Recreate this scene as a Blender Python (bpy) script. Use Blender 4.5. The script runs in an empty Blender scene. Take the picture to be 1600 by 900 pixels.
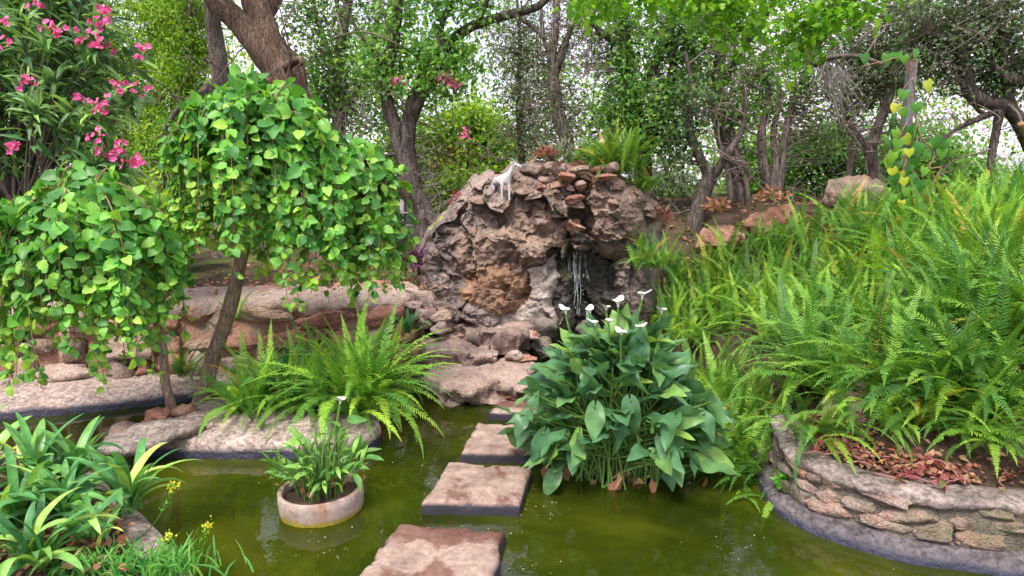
import bpy, bmesh, math
import numpy as np
from mathutils import Vector, Matrix

# ------------------------------------------------------------------ camera, sky, sun, exposure
S = bpy.context.scene
CAMH, PITCH, FPX = 1.68, math.radians(9.0), 1040.0
cam_d = bpy.data.cameras.new('camera'); cam = bpy.data.objects.new('camera', cam_d)
S.collection.objects.link(cam); S.camera = cam
cam.location = (0, 0, CAMH); cam.rotation_euler = (math.pi/2 - PITCH, 0, 0)
cam_d.sensor_width = 36.0; cam_d.lens = FPX/1600*36.0; cam_d.clip_start = 0.05; cam_d.clip_end = 2000

SUN_EL, SUN_AZ = math.radians(58), math.radians(205)   # azimuth of the sun, clockwise from +Y
W = bpy.data.worlds.new('World'); S.world = W; W.use_nodes = True
nt = W.node_tree; nt.nodes.clear()
wo = nt.nodes.new('ShaderNodeOutputWorld'); wb = nt.nodes.new('ShaderNodeBackground')
sk = nt.nodes.new('ShaderNodeTexSky'); sk.sky_type = 'NISHITA'; sk.sun_disc = False
sk.sun_elevation = SUN_EL; sk.sun_rotation = SUN_AZ; sk.dust_density = 2.0; sk.air_density = 1.0
tc = nt.nodes.new('ShaderNodeTexCoord'); cn = nt.nodes.new('ShaderNodeTexNoise')
cn.inputs['Scale'].default_value = 3.2; cn.inputs['Detail'].default_value = 7
cr = nt.nodes.new('ShaderNodeMapRange')
cr.inputs['From Min'].default_value = .38; cr.inputs['From Max'].default_value = .6
cr.inputs['To Min'].default_value = .55; cr.inputs['To Max'].default_value = 1.0
mx = nt.nodes.new('ShaderNodeMix'); mx.data_type = 'RGBA'
mx.inputs['B'].default_value = (4.7, 4.45, 5.05, 1)
nt.links.new(tc.outputs['Generated'], cn.inputs['Vector']); nt.links.new(cn.outputs['Fac'], cr.inputs['Value'])
nt.links.new(cr.outputs['Result'], mx.inputs['Factor']); nt.links.new(sk.outputs['Color'], mx.inputs['A'])
nt.links.new(mx.outputs['Result'], wb.inputs['Color']); wb.inputs['Strength'].default_value = 0.12
nt.links.new(wb.outputs['Background'], wo.inputs['Surface'])

sl = bpy.data.lights.new('sun', 'SUN'); sun = bpy.data.objects.new('sun', sl); S.collection.objects.link(sun)
sl.energy = 2.0; sl.angle = math.radians(22); sl.color = (1.0, .95, .87)
sd = Vector((math.sin(SUN_AZ)*math.cos(SUN_EL), math.cos(SUN_AZ)*math.cos(SUN_EL), math.sin(SUN_EL)))
sun.rotation_euler = (-sd).to_track_quat('-Z', 'Y').to_euler(); sun.location = sd*20

S.view_settings.view_transform = 'Standard'; S.view_settings.look = 'None'
S.view_settings.exposure = 1.45; S.view_settings.gamma = 1.0; S.view_settings.use_curve_mapping = False
S.cycles.use_denoising = True
S.cycles.max_bounces = 5; S.cycles.diffuse_bounces = 2; S.cycles.transmission_bounces = 4
S.cycles.glossy_bounces = 3; S.cycles.transparent_max_bounces = 8
S.cycles.sample_clamp_indirect = 6

# ------------------------------------------------------------------ geometry helpers
RNG = np.random.default_rng(7)
cp, sp = math.cos(PITCH), math.sin(PITCH)
def ray(px, py):
    a = (px-800)/FPX; b = (450-py)/FPX
    return np.array([a, cp + b*sp, -sp + b*cp])
def U(px, py, Y):
    d = ray(px, py); return d*(Y/d[1]) + np.array([0, 0, CAMH])
def G(px, py, z=0.0):
    d = ray(px, py); return d*((z-CAMH)/d[2]) + np.array([0, 0, CAMH])
def mpp(Y): return Y/FPX            # metres per photo pixel at depth Y
def smooth(a, b, x):
    t = np.clip((x-a)/(b-a), 0, 1); return t*t*(3-2*t)
def nrm(v): return v/np.maximum(np.linalg.norm(v, axis=-1, keepdims=True), 1e-9)

def _hash(ix, iy, iz, s):
    h = (ix.astype(np.int64)*374761393 + iy.astype(np.int64)*668265263 + iz.astype(np.int64)*1440662683 + s*974634777) & 0xffffffff
    h = ((h ^ (h >> 13))*1274126177) & 0xffffffff
    h = ((h ^ (h >> 16))*2246822519) & 0xffffffff
    return ((h ^ (h >> 15)) & 0xffffff)/float(0xffffff)
def vnoise(P, s=0):
    i = np.floor(P).astype(np.int64); f = P-i; u = f*f*f*(f*(f*6-15)+10); r = 0
    for dx in (0, 1):
        for dy in (0, 1):
            for dz in (0, 1):
                w = (u[:, 0] if dx else 1-u[:, 0])*(u[:, 1] if dy else 1-u[:, 1])*(u[:, 2] if dz else 1-u[:, 2])
                r = r + w*_hash(i[:, 0]+dx, i[:, 1]+dy, i[:, 2]+dz, s)
    return r*2-1
def fbm(P, o=4, s=0, g=.5):
    r = 0; a = 1
    for k in range(o): r = r + a*vnoise(P*2**k+17.3*k, s+k); a *= g
    return r
def ridged(P, o=4, s=0):
    r = 0; a = 1
    for k in range(o): r = r + a*(1-2*np.abs(vnoise(P*2**k+9.1*k, s+k))); a *= .5
    return r
def worley(P, s=0):
    i = np.floor(P).astype(np.int64); f1 = np.full(len(P), 9.); f2 = np.full(len(P), 9.); idv = np.zeros(len(P))
    for dx in (-1, 0, 1):
        for dy in (-1, 0, 1):
            for dz in (-1, 0, 1):
                cx, cy, cz = i[:, 0]+dx, i[:, 1]+dy, i[:, 2]+dz
                q = np.stack([cx+_hash(cx, cy, cz, s), cy+_hash(cx, cy, cz, s+1), cz+_hash(cx, cy, cz, s+2)], 1)
                d = np.linalg.norm(q-P, axis=1); hid = _hash(cx, cy, cz, s+3)
                m = d < f1
                f2 = np.where(m, f1, np.minimum(f2, d)); idv = np.where(m, hid, idv); f1 = np.where(m, d, f1)
    return f1, f2, idv

def facet(P, s=0, tilt=.5):
    """chiselled blocks: every cell has its own offset and slope"""
    i = np.floor(P).astype(np.int64); best = np.full(len(P), 9.); out = np.zeros(len(P))
    for dx in (-1, 0, 1):
        for dy in (-1, 0, 1):
            for dz in (-1, 0, 1):
                c = (i[:, 0]+dx, i[:, 1]+dy, i[:, 2]+dz); hs = [_hash(*c, s+j) for j in range(7)]
                w = P-np.stack([c[0]+hs[0], c[1]+hs[1], c[2]+hs[2]], 1); dd = (w*w).sum(1); m = dd < best
                val = hs[3]-.5+tilt*((hs[4]-.5)*w[:, 0]+(hs[5]-.5)*w[:, 1]+(hs[6]-.5)*w[:, 2])*2
                out = np.where(m, val, out); best = np.where(m, dd, best)
    return out
def mesh_np(name, V, faces, mats, smoothf=True, midx=None):
    me = bpy.data.meshes.new(name); V = np.asarray(V, np.float32)
    me.vertices.add(len(V)); me.vertices.foreach_set('co', V.ravel())
    if isinstance(faces, np.ndarray): faces = [faces]
    faces = [np.asarray(f, np.int32) for f in faces if len(f)]
    idx = np.concatenate([f.ravel() for f in faces]); tot = np.concatenate([np.full(len(f), f.shape[1]) for f in faces]).astype(np.int32)
    st = np.concatenate([[0], np.cumsum(tot)[:-1]]).astype(np.int32)
    me.loops.add(len(idx)); me.loops.foreach_set('vertex_index', idx)
    me.polygons.add(len(tot)); me.polygons.foreach_set('loop_start', st); me.polygons.foreach_set('loop_total', tot)
    me.polygons.foreach_set('use_smooth', np.full(len(tot), bool(smoothf)))
    if midx is not None: me.polygons.foreach_set('material_index', np.asarray(midx, np.int32))
    for m in (mats if isinstance(mats, (list, tuple)) else [mats]): me.materials.append(m)
    me.update(calc_edges=True); return me
class MB:
    def __init__(s): s.v = []; s.f3 = []; s.f4 = []; s.m3 = []; s.m4 = []; s.n = 0
    def add(s, V, f3=None, f4=None, m=0):
        V = np.asarray(V, float)
        if f3 is not None and len(f3): f3 = np.asarray(f3); s.f3.append(f3+s.n); s.m3.append(np.full(len(f3), m))
        if f4 is not None and len(f4): f4 = np.asarray(f4); s.f4.append(f4+s.n); s.m4.append(np.full(len(f4), m))
        s.v.append(V); s.n += len(V)
    def mesh(s, name, mats, smoothf=True):
        F = []; M = []
        if s.f3: F.append(np.concatenate(s.f3)); M.append(np.concatenate(s.m3))
        if s.f4: F.append(np.concatenate(s.f4)); M.append(np.concatenate(s.m4))
        return mesh_np(name, np.concatenate(s.v), F, mats, smoothf, np.concatenate(M))
COL = S.collection
def link(name, me, parent=None, loc=(0, 0, 0), rot=None, scale=None):
    o = bpy.data.objects.new(name, me); COL.objects.link(o)
    o.location = [float(c) for c in loc]
    if rot is not None: o.rotation_euler = [float(c) for c in rot]
    if scale is not None: o.scale = (float(scale),)*3 if np.isscalar(scale) else [float(c) for c in scale]
    if parent is not None: o.parent = parent
    return o
def tag(o, label=None, cat=None, group=None, kind=None):
    if label: o['label'] = label
    if cat: o['category'] = cat
    if group: o['group'] = group
    if kind: o['kind'] = kind
    return o
def thing(name, loc, label, cat, group=None):
    o = bpy.data.objects.new(name, None); COL.objects.link(o); o.location = [float(c) for c in loc]
    o.empty_display_size = .05
    return tag(o, label, cat, group)
def part(name, mb, mats, parent, smoothf=True, kind=None):
    """mb holds world coordinates; parent is an unrotated thing"""
    me = mb.mesh(name, mats, smoothf) if isinstance(mb, MB) else mb
    P = parent
    off = Vector((0, 0, 0))
    while P is not None: off += P.location; P = P.parent
    o = link(name, me, parent, -off)
    if kind: o['kind'] = kind
    return o

def resample(P, n, R=None):
    P = np.asarray(P, float); m = len(P)
    Q = np.vstack([2*P[0]-P[1], P, 2*P[-1]-P[-2]])
    t = np.linspace(0, m-1, n); i = np.minimum(t.astype(int), m-2); f = (t-i)[:, None]
    a, b, c, d = Q[i], Q[i+1], Q[i+2], Q[i+3]
    out = .5*((2*b)+(-a+c)*f+(2*a-5*b+4*c-d)*f*f+(-a+3*b-3*c+d)*f**3)
    if R is None: return out
    return out, np.interp(t, np.arange(m), R)
def tube(P, R, k=8, mb=None, m=0, rough=0., seed=0, cap=True):
    P = np.asarray(P, float); R = np.asarray(R, float); n = len(P)
    T = nrm(np.gradient(P, axis=0)); ref = np.array([0, 0, 1.]) if abs(T[0][2]) < .9 else np.array([1., 0, 0])
    x = nrm(np.cross(T[0], ref)); X = np.zeros_like(P)
    for i in range(n):
        x = x-T[i]*np.dot(x, T[i]); x = x/max(np.linalg.norm(x), 1e-9); X[i] = x
    Y = np.cross(T, X); a = np.arange(k)*2*math.pi/k
    V = P[:, None]+R[:, None, None]*(np.cos(a)[None, :, None]*X[:, None]+np.sin(a)[None, :, None]*Y[:, None])
    V = V.reshape(-1, 3)
    if rough > 0:
        rr = np.repeat(R, k); c = np.repeat(P, k, axis=0)
        d = fbm(V*np.array([9., 9, 3.])/max(R.max()*8, .3)+seed, 3, seed)
        V = c+(V-c)*(1+rough*d)[:, None]
    j = np.arange(n-1)[:, None]*k; a0 = np.arange(k)[None]; a1 = (np.arange(k)+1)[None] % k
    F = np.stack([j+a0, j+a1, j+k+a1, j+k+a0], -1).reshape(-1, 4)
    f3 = None
    if cap:
        V = np.vstack([V, P[-1], P[0]]); b = (n-1)*k
        f3 = [[b+i, b+(i+1) % k, n*k] for i in range(k)]+[[(i+1) % k, i, n*k+1] for i in range(k)]
    if mb is None: mb = MB()
    mb.add(V, f3, F, m); return mb
_ico = {}
def ico(sub):
    if sub not in _ico:
        bm = bmesh.new(); bmesh.ops.create_icosphere(bm, subdivisions=sub, radius=1)
        V = np.array([v.co[:] for v in bm.verts]); F = np.array([[v.index for v in f.verts] for f in bm.faces]); bm.free()
        _ico[sub] = (V, F)
    return _ico[sub]
def rock(sub, dims, seed, planes=12, amp=.06, freq=3., strata=0., box=.75, crack=.0):
    """an angular stone: a rounded box cut by random planes, then roughened; dims are half sizes"""
    r = np.random.default_rng(seed); V, F = ico(sub); V = V.copy()
    V = np.sign(V)*np.abs(V)**box
    V = V/np.abs(V).max(0)
    for k in range(planes):
        n = nrm(r.normal(size=3)); d = r.uniform(.62, .95)
        e = np.maximum(0, V@n-d); V = V-e[:, None]*n*.92
    V = V*np.asarray(dims, float)
    D = min(dims); o = r.uniform(-50, 50, 3)
    P = V+o; N = nrm(V/np.asarray(dims)**2)
    d = amp*fbm(P*freq, 5, seed)
    if strata: d = d+strata*(np.round((P[:, 2]+.06*fbm(P*2, 2, seed))*freq*2.5) % 2-.5)*1.0
    if crack:
        f1, f2, c = worley(P*freq*np.array([1, 1, 1.5]), seed)
        d = d-crack*np.exp(-((f2-f1)/.10)**2)+crack*(c-.5)*1.2
    fs = 1.3/D; d = d+D*(.16*facet(P*fs+fbm(P*fs*2, 2, seed)[:, None]*.12, seed)+.07*facet(P*fs*2.7, seed+20))
    return V+N*d[:, None], F
def poly_sdf(P, poly):
    d = np.full(len(P), 1e9); ins = np.zeros(len(P), bool); n = len(poly)
    for i in range(n):
        a, b = poly[i], poly[(i+1) % n]; e = b-a; w = P-a
        t = np.clip((w@e)/max(e@e, 1e-9), 0, 1); d = np.minimum(d, np.linalg.norm(w-t[:, None]*e, axis=1))
        c = (a[1] > P[:, 1]) != (b[1] > P[:, 1])
        xx = a[0]+(P[:, 1]-a[1])*(b[0]-a[0])/np.where(abs(b[1]-a[1]) < 1e-9, 1e-9, b[1]-a[1])
        ins ^= c & (P[:, 0] < xx)
    return np.where(ins, -d, d)

# ------------------------------------------------------------------ materials
class NT:
    def __init__(s, name):
        s.m = bpy.data.materials.new(name); s.m.use_nodes = True; s.t = s.m.node_tree; s.t.nodes.clear()
        s.out = s.n('ShaderNodeOutputMaterial')
    def n(s, t, **kw):
        x = s.t.nodes.new(t)
        for k, v in kw.items():
            if k in x.inputs: s.set(x.inputs[k], v)
            else: setattr(x, k, v)
        return x
    def set(s, i, v):
        if hasattr(v, 'links') or isinstance(v, bpy.types.NodeSocket): s.t.links.new(v, i)
        else:
            if isinstance(v, tuple) and len(v) == 3 and i.type == 'RGBA': v = v+(1,)
            i.default_value = v
    def coord(s, kind='Object', scale=1.0, vec3=None):
        c = s.n('ShaderNodeTexCoord') if kind != 'Position' else s.n('ShaderNodeNewGeometry')
        o = c.outputs[kind]
        if vec3 is not None:
            mp = s.n('ShaderNodeMapping'); s.set(mp.inputs['Vector'], o); mp.inputs['Scale'].default_value = vec3; o = mp.outputs[0]
        return o
    def noise(s, vec, scale, detail=4, rough=.55, dist=0):
        x = s.n('ShaderNodeTexNoise'); s.set(x.inputs['Vector'], vec)
        x.inputs['Scale'].default_value = scale; x.inputs['Detail'].default_value = detail
        x.inputs['Roughness'].default_value = rough; x.inputs['Distortion'].default_value = dist
        return x.outputs['Fac']
    def vor(s, vec, scale, feature='F1'):
        x = s.n('ShaderNodeTexVoronoi', feature=feature); s.set(x.inputs['Vector'], vec); x.inputs['Scale'].default_value = scale
        return x.outputs['Distance'] if feature != 'F1c' else x.outputs['Color']
    def ramp(s, fac, stops):
        x = s.n('ShaderNodeValToRGB'); s.set(x.inputs['Fac'], fac); e = x.color_ramp.elements
        while len(e) < len(stops): e.new(.5)
        for el, (p, c) in zip(e, stops):
            el.position = p; el.color = c+(1,) if isinstance(c, tuple) else (c, c, c, 1)
        return x.outputs['Color']
    def mix(s, f, a, b, mode='MIX'):
        x = s.n('ShaderNodeMix'); x.data_type = 'RGBA'; x.blend_type = mode
        s.set(x.inputs['Factor'], f); s.set(x.inputs['A'], a); s.set(x.inputs['B'], b); return x.outputs['Result']
    def math(s, op, a, b=0.0, c=None):
        x = s.n('ShaderNodeMath', operation=op); s.set(x.inputs[0], a); s.set(x.inputs[1], b)
        if c is not None: s.set(x.inputs[2], c)
        return x.outputs[0]
    def mr(s, v, a, b, c=0., d=1.):
        x = s.n('ShaderNodeMapRange'); s.set(x.inputs['Value'], v)
        for k, q in zip(('From Min', 'From Max', 'To Min', 'To Max'), (a, b, c, d)): x.inputs[k].default_value = q
        return x.outputs['Result']
    def sep(s, v):
        x = s.n('ShaderNodeSeparateXYZ'); s.set(x.inputs[0], v); return x.outputs
    def bump(s, h, strength=.5, dist=.02, nrmal=None):
        x = s.n('ShaderNodeBump'); x.inputs['Strength'].default_value = strength; x.inputs['Distance'].default_value = dist
        s.set(x.inputs['Height'], h)
        if nrmal is not None: s.set(x.inputs['Normal'], nrmal)
        return x.outputs[0]
    def bsdf(s, col, rough=.7, normal=None, spec=.3, **kw):
        x = s.n('ShaderNodeBsdfPrincipled'); s.set(x.inputs['Base Color'], col); s.set(x.inputs['Roughness'], rough)
        s.set(x.inputs['Specular IOR Level'], spec)
        if normal is not None: s.set(x.inputs['Normal'], normal)
        for k, v in kw.items(): s.set(x.inputs[k], v)
        return x.outputs[0]
    def done(s, sh): s.t.links.new(sh, s.out.inputs['Surface']); return s.m

def leaf_mat(name, stops, src='isl', trans=.35, rough=.45, spec=.35, veins=0., tint=1.35, gain=1.4):
    k = NT(name); stops = [(p, tuple(min(.8, q*gain) for q in c)) for p, c in stops]
    r = k.n('ShaderNodeNewGeometry').outputs['Random Per Island'] if src == 'isl' else k.n('ShaderNodeObjectInfo').outputs['Random']
    c = k.ramp(r, stops)
    nz = k.noise(k.coord('Object'), 14 if src == 'obj' else 3.5, 2)
    c = k.mix(1.0, c, k.ramp(nz, [(.3, .78), (.7, 1.2)]), 'MULTIPLY')
    oc = k.n('ShaderNodeObjectInfo').outputs['Color']
    c = k.mix(1.0, c, oc, 'MULTIPLY')
    nm = k.bump(k.noise(k.coord('Object'), 60, 2), .25, .004) if src == 'obj' else None
    p = k.bsdf(c, rough, nm, spec)
    tr = k.n('ShaderNodeBsdfTranslucent'); k.set(tr.inputs['Color'], k.mix(1.0, c, (tint*1.15, tint*1.1, tint*.5), 'MULTIPLY'))
    m = k.n('ShaderNodeMixShader'); m.inputs[0].default_value = trans
    k.t.links.new(p, m.inputs[1]); k.t.links.new(tr.outputs[0], m.inputs[2])
    return k.done(m.outputs[0])
def rock_mat(name, stops, bump=.7, scale=1.0, wet=None, lichen=(.38, .36, .33), lich_amt=.5, objrand=True, moss=None):
    k = NT(name); v = k.coord('Position')
    n1 = k.noise(v, 2.2*scale, 6, .62, .6); n2 = k.noise(v, 11*scale, 5, .6)
    f = k.math('ADD', k.math('MULTIPLY', n1, .7), k.math('MULTIPLY', n2, .3))
    if objrand:
        oi = k.n('ShaderNodeObjectInfo').outputs['Random']
        f = k.math('ADD', f, k.math('MULTIPLY', k.math('SUBTRACT', oi, .5), .28))
    c = k.ramp(k.mr(f, .3, .7), stops)
    ln = k.noise(v, 6.5*scale, 6, .7, 1.2)
    c = k.mix(k.math('MULTIPLY', k.mr(ln, .56, .68), lich_amt), c, lichen)
    fine = k.noise(v, 55*scale, 4, .7)
    c = k.mix(1.0, c, k.ramp(fine, [(.28, .55), (.72, 1.4)]), 'MULTIPLY')
    if moss:
        mz = k.noise(v, 5, 5, .65); c = k.mix(k.math('MULTIPLY', k.mr(mz, .45, .6), moss[1]), c, moss[0])
    vd = k.vor(v, 9*scale, 'DISTANCE_TO_EDGE')
    h = k.math('ADD', k.math('ADD', k.math('MULTIPLY', n2, 1.0), k.math('MULTIPLY', fine, .35)), k.math('MULTIPLY', k.mr(vd, 0, .05), .15))
    nm = k.bump(h, bump, .05)
    return k.done(k.bsdf(c, .8 if wet is None else wet, nm, .25 if wet is None else .5))
def waterline(k, c, z0=.045, z1=.075, dark=(.035, .034, .05), wob=.03):
    v = k.coord('Position'); z = k.sep(v)[2]
    z = k.math('ADD', z, k.math('MULTIPLY', k.math('SUBTRACT', k.noise(v, 7, 4, .6), .5), wob))
    w = k.mr(z, z0, z1, 1, 0)
    return k.mix(w, c, dark), w
def concrete_mat(name, base, dark, stain=.5, z0=.045, z1=.075, dk=(.04, .04, .062), wob=.05):
    k = NT(name); v = k.coord('Position')
    n1 = k.noise(v, 3.0, 6, .65, .5); n2 = k.noise(v, 40, 4, .65); n3 = k.noise(v, 9, 5, .6, .8)
    c = k.ramp(k.mr(n1, .32, .68), [(0, dark), (.45, tuple((a+b)/2 for a, b in zip(base, dark))), (1, base)])
    c = k.mix(k.math('MULTIPLY', k.mr(n3, .55, .66), stain), c, tuple(q*.55 for q in dark))
    c = k.mix(1.0, c, k.ramp(n2, [(.32, .42), (.5, .92), (.68, 1.35)]), 'MULTIPLY')
    n4 = k.noise(v, 16, 6, .7, .4); c = k.mix(1.0, c, k.ramp(n4, [(.34, .55), (.5, .95), (.66, 1.2)]), 'MULTIPLY')
    ck = k.mr(k.vor(k.mix(.12, v, k.n('ShaderNodeTexNoise', Vector=v, Scale=4.0).outputs['Color']), 2.6, 'DISTANCE_TO_EDGE'), .003, .010, .72, 1); c = k.mix(1.0, c, ck, 'MULTIPLY')
    c, w = waterline(k, c, z0, z1, dk, wob)
    rg = k.mr(w, 0, 1, .85, .35)
    nm = k.bump(k.math('ADD', k.math('ADD', k.math('MULTIPLY', n2, .5), n3), n4), .8, .03)
    return k.done(k.bsdf(c, rg, nm, .3))
def bark_mat(name, a, b, c2, sc=1.0):
    k = NT(name); v = k.coord('Position', vec3=(1, 1, .22))
    n = k.noise(v, 26*sc, 5, .65, .8); g = k.noise(k.coord('Position'), 3.5, 4, .6); vv = k.vor(v, 30*sc, 'DISTANCE_TO_EDGE')
    c = k.ramp(k.mr(n, .3, .7), [(0, a), (.5, b), (1, c2)])
    c = k.mix(1.0, c, k.ramp(g, [(.3, .6), (.7, 1.3)]), 'MULTIPLY')
    nm = k.bump(k.math('ADD', n, k.math('MULTIPLY', k.mr(vv, 0, .08), .4)), .9, .03)
    return k.done(k.bsdf(c, .85, nm, .15))
def plain(name, col, rough=.6, spec=.3, **kw):
    k = NT(name); n = k.noise(k.coord('Object'), 25, 4, .6)
    c = k.mix(1.0, col, k.ramp(n, [(.3, .75), (.7, 1.2)]), 'MULTIPLY')
    return k.done(k.bsdf(c, rough, None, spec, **kw))

M = {}
M['mulb_o'] = leaf_mat('mulberry_leaf', [(0, (.035, .12, .028)), (.35, (.06, .19, .035)), (.7, (.11, .28, .04)), (1, (.2, .36, .05))], 'obj', .35, .42, .4, gain=1.75)
M['mulb_s'] = leaf_mat('mulberry_leaf_mass', [(0, (.03, .11, .025)), (.4, (.06, .18, .032)), (.8, (.11, .27, .04)), (1, (.2, .34, .05))], 'isl', .35, .42, .4, gain=1.75)
M['mulb_y'] = leaf_mat('mulberry_young_leaf', [(0, (.12, .24, .03)), (1, (.24, .36, .05))], 'isl', .42, .42, .35, gain=1.6)
M['fern_o'] = leaf_mat('fern_frond', [(0, (.035, .10, .022)), (.4, (.07, .17, .028)), (.75, (.13, .25, .034)), (.965, (.2, .32, .045)), (.99, (.3, .22, .05)), (1, (.26, .15, .05))], 'obj', .3, .45, .35, gain=1.5)
M['calla'] = leaf_mat('calla_leaf', [(0, (.04, .11, .05)), (.5, (.068, .16, .068)), (.85, (.105, .21, .066)), (1, (.17, .29, .055))], 'obj', .3, .38, .4, gain=1.5)
M['strap'] = leaf_mat('strap_leaf', [(0, (.03, .11, .035)), (.5, (.06, .17, .045)), (.85, (.12, .25, .055)), (.94, (.22, .33, .07)), (1, (.36, .34, .08))], 'obj', .25, .38, .45, gain=1.75)
M['potleaf'] = leaf_mat('pot_leaf', [(0, (.05, .15, .035)), (1, (.15, .28, .05))], 'obj', .3, .4, .4, gain=1.7)
M['heart'] = leaf_mat('heart_leaf', [(0, (.03, .12, .02)), (.5, (.06, .19, .025)), (.8, (.16, .32, .03)), (1, (.4, .42, .04))], 'obj', .35, .35, .45)
M['olea'] = leaf_mat('oleander_leaf', [(0, (.03, .075, .03)), (.5, (.055, .115, .04)), (.85, (.1, .18, .05)), (1, (.16, .26, .06))], 'isl', .22, .45, .4, gain=2.4)
M['olea_o'] = leaf_mat('oleander_leaf_near', [(0, (.03, .075, .03)), (.5, (.06, .12, .042)), (.85, (.11, .19, .055)), (1, (.17, .27, .06))], 'obj', .22, .45, .4, gain=2.4)
M['lime'] = leaf_mat('lime_foliage', [(0, (.07, .15, .02)), (.5, (.13, .24, .025)), (1, (.24, .34, .04))], 'isl', .45, .55, gain=1.7)
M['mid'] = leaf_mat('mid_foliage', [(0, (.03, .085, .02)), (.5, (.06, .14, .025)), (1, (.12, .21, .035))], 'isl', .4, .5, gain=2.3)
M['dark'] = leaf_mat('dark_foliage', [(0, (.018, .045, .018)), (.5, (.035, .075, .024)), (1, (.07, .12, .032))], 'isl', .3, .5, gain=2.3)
M['grey'] = leaf_mat('grey_foliage', [(0, (.035, .055, .03)), (.5, (.06, .085, .045)), (1, (.12, .13, .08))], 'isl', .3, .55, gain=2.0)
M['maple'] = leaf_mat('bright_hanging_foliage', [(0, (.06, .17, .015)), (.5, (.11, .25, .02)), (1, (.2, .36, .03))], 'isl', .5, .45, gain=1.5)
M['lilac'] = leaf_mat('lilac_blossom', [(0, (.28, .17, .42)), (1, (.5, .36, .62))], 'isl', .4, .6)
M['redleaf'] = leaf_mat('burgundy_leaf', [(0, (.12, .02, .03)), (.5, (.2, .05, .05)), (.8, (.25, .12, .08)), (1, (.12, .16, .05))], 'isl', .25, .45)
M['litter'] = leaf_mat('dead_leaf', [(0, (.12, .05, .03)), (.5, (.22, .1, .06)), (.85, (.3, .18, .1)), (1, (.35, .08, .06))], 'isl', .15, .7)
M['grass'] = leaf_mat('grass_blade', [(0, (.03, .13, .03)), (.6, (.07, .22, .04)), (1, (.16, .3, .06))], 'isl', .3, .5, gain=1.7)
M['weed'] = leaf_mat('weed_leaf', [(0, (.05, .2, .02)), (1, (.12, .34, .03))], 'isl', .3, .45)
M['pink'] = leaf_mat('pink_petal', [(0, (.6, .05, .2)), (.5, (.75, .1, .3)), (1, (.85, .25, .42))], 'isl', .3, .6, .2, tint=1.0)
M['flecks'] = leaf_mat('floating_flecks', [(0, (.3, .3, .12)), (.6, (.45, .42, .3)), (1, (.25, .17, .08))], 'isl', .1, .6, gain=1.0)
M['yellowfl'] = leaf_mat('yellow_floret', [(0, (.4, .42, .03)), (1, (.6, .6, .06))], 'isl', .3, .6)
M['purple'] = leaf_mat('purple_leaf', [(0, (.07, .02, .07)), (1, (.16, .06, .14))], 'isl', .25, .45)
M['stem_green'] = plain('green_stalk', (.1, .2, .04), .5)
M['stem_red'] = plain('red_brown_stem', (.28, .13, .11), .6)
M['stem_brown'] = plain('brown_stem', (.25, .15, .09), .7)
M['white'] = plain('white_spathe', (.85, .84, .76), .5, Subsurface_Weight=0.0) if False else plain('white_spathe', (.85, .84, .76), .5)
M['spadix'] = plain('yellow_spadix', (.75, .5, .05), .6)
M['bark_big'] = bark_mat('bark_brown', (.06, .038, .028), (.17, .11, .08), (.3, .21, .16))
M['bark_grey'] = bark_mat('bark_grey', (.07, .056, .05), (.19, .15, .13), (.34, .29, .26))
M['bark_dark'] = bark_mat('bark_dark', (.035, .028, .026), (.1, .08, .07), (.21, .17, .15))
M['bark_young'] = bark_mat('bark_young', (.2, .13, .1), (.38, .265, .2), (.52, .39, .31), 1.6)
M['twig'] = plain('twig', (.17, .135, .115), .8)
M['twig_pale'] = plain('dry_twig', (.34, .29, .28), .8)
M['r_dark'] = rock_mat('rock_dark', [(0, (.15, .115, .105)), (.4, (.33, .25, .22)), (.7, (.45, .33, .265)), (1, (.52, .36, .26))], .9, 1.0, lichen=(.36, .33, .33), lich_amt=.6)
M['r_brown'] = rock_mat('rock_brown', [(0, (.14, .1, .085)), (.4, (.34, .235, .18)), (.7, (.47, .31, .22)), (1, (.53, .41, .33))], .9, 1.1)
M['r_orange'] = rock_mat('rock_orange', [(0, (.18, .11, .08)), (.4, (.38, .22, .14)), (.62, (.5, .27, .145)), (.8, (.46, .32, .24)), (1, (.5, .4, .33))], .9, 1.2, lich_amt=.3)
M['r_red'] = rock_mat('rock_red', [(0, (.18, .085, .065)), (.4, (.38, .18, .125)), (.7, (.48, .26, .18)), (1, (.5, .36, .29))], .8, 1.5, lich_amt=.45)
M['r_pink'] = rock_mat('rock_pink_grey', [(0, (.17, .12, .1)), (.4, (.36, .25, .21)), (.7, (.48, .35, .29)), (1, (.55, .43, .37))], .8, 1.5, lich_amt=.45)
M['r_grey'] = rock_mat('rock_grey_wall', [(0, (.1, .085, .07)), (.4, (.23, .19, .155)), (.7, (.34, .26, .21)), (1, (.4, .25, .2))], .8, 1.6, lich_amt=.55, moss=((.12, .11, .035), .5))
M['r_pale'] = rock_mat('rock_calcite', [(0, (.22, .17, .15)), (.4, (.42, .35, .31)), (.7, (.52, .46, .42)), (1, (.44, .27, .19))], .5, 1.2, lich_amt=.2)
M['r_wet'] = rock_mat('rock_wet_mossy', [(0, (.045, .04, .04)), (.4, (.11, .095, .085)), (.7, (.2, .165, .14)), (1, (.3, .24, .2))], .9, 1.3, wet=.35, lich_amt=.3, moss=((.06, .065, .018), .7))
M['mortar'] = rock_mat('mortar', [(0, (.09, .075, .06)), (.5, (.2, .165, .135)), (1, (.3, .25, .21))], .9, 2.0, objrand=False, moss=((.1, .1, .035), .4))
M['concrete'] = concrete_mat('pond_concrete', (.56, .44, .39), (.33, .245, .21))
M['coping'] = concrete_mat('coping', (.42, .34, .3), (.2, .16, .14), z0=-.1, z1=-.05)
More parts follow.
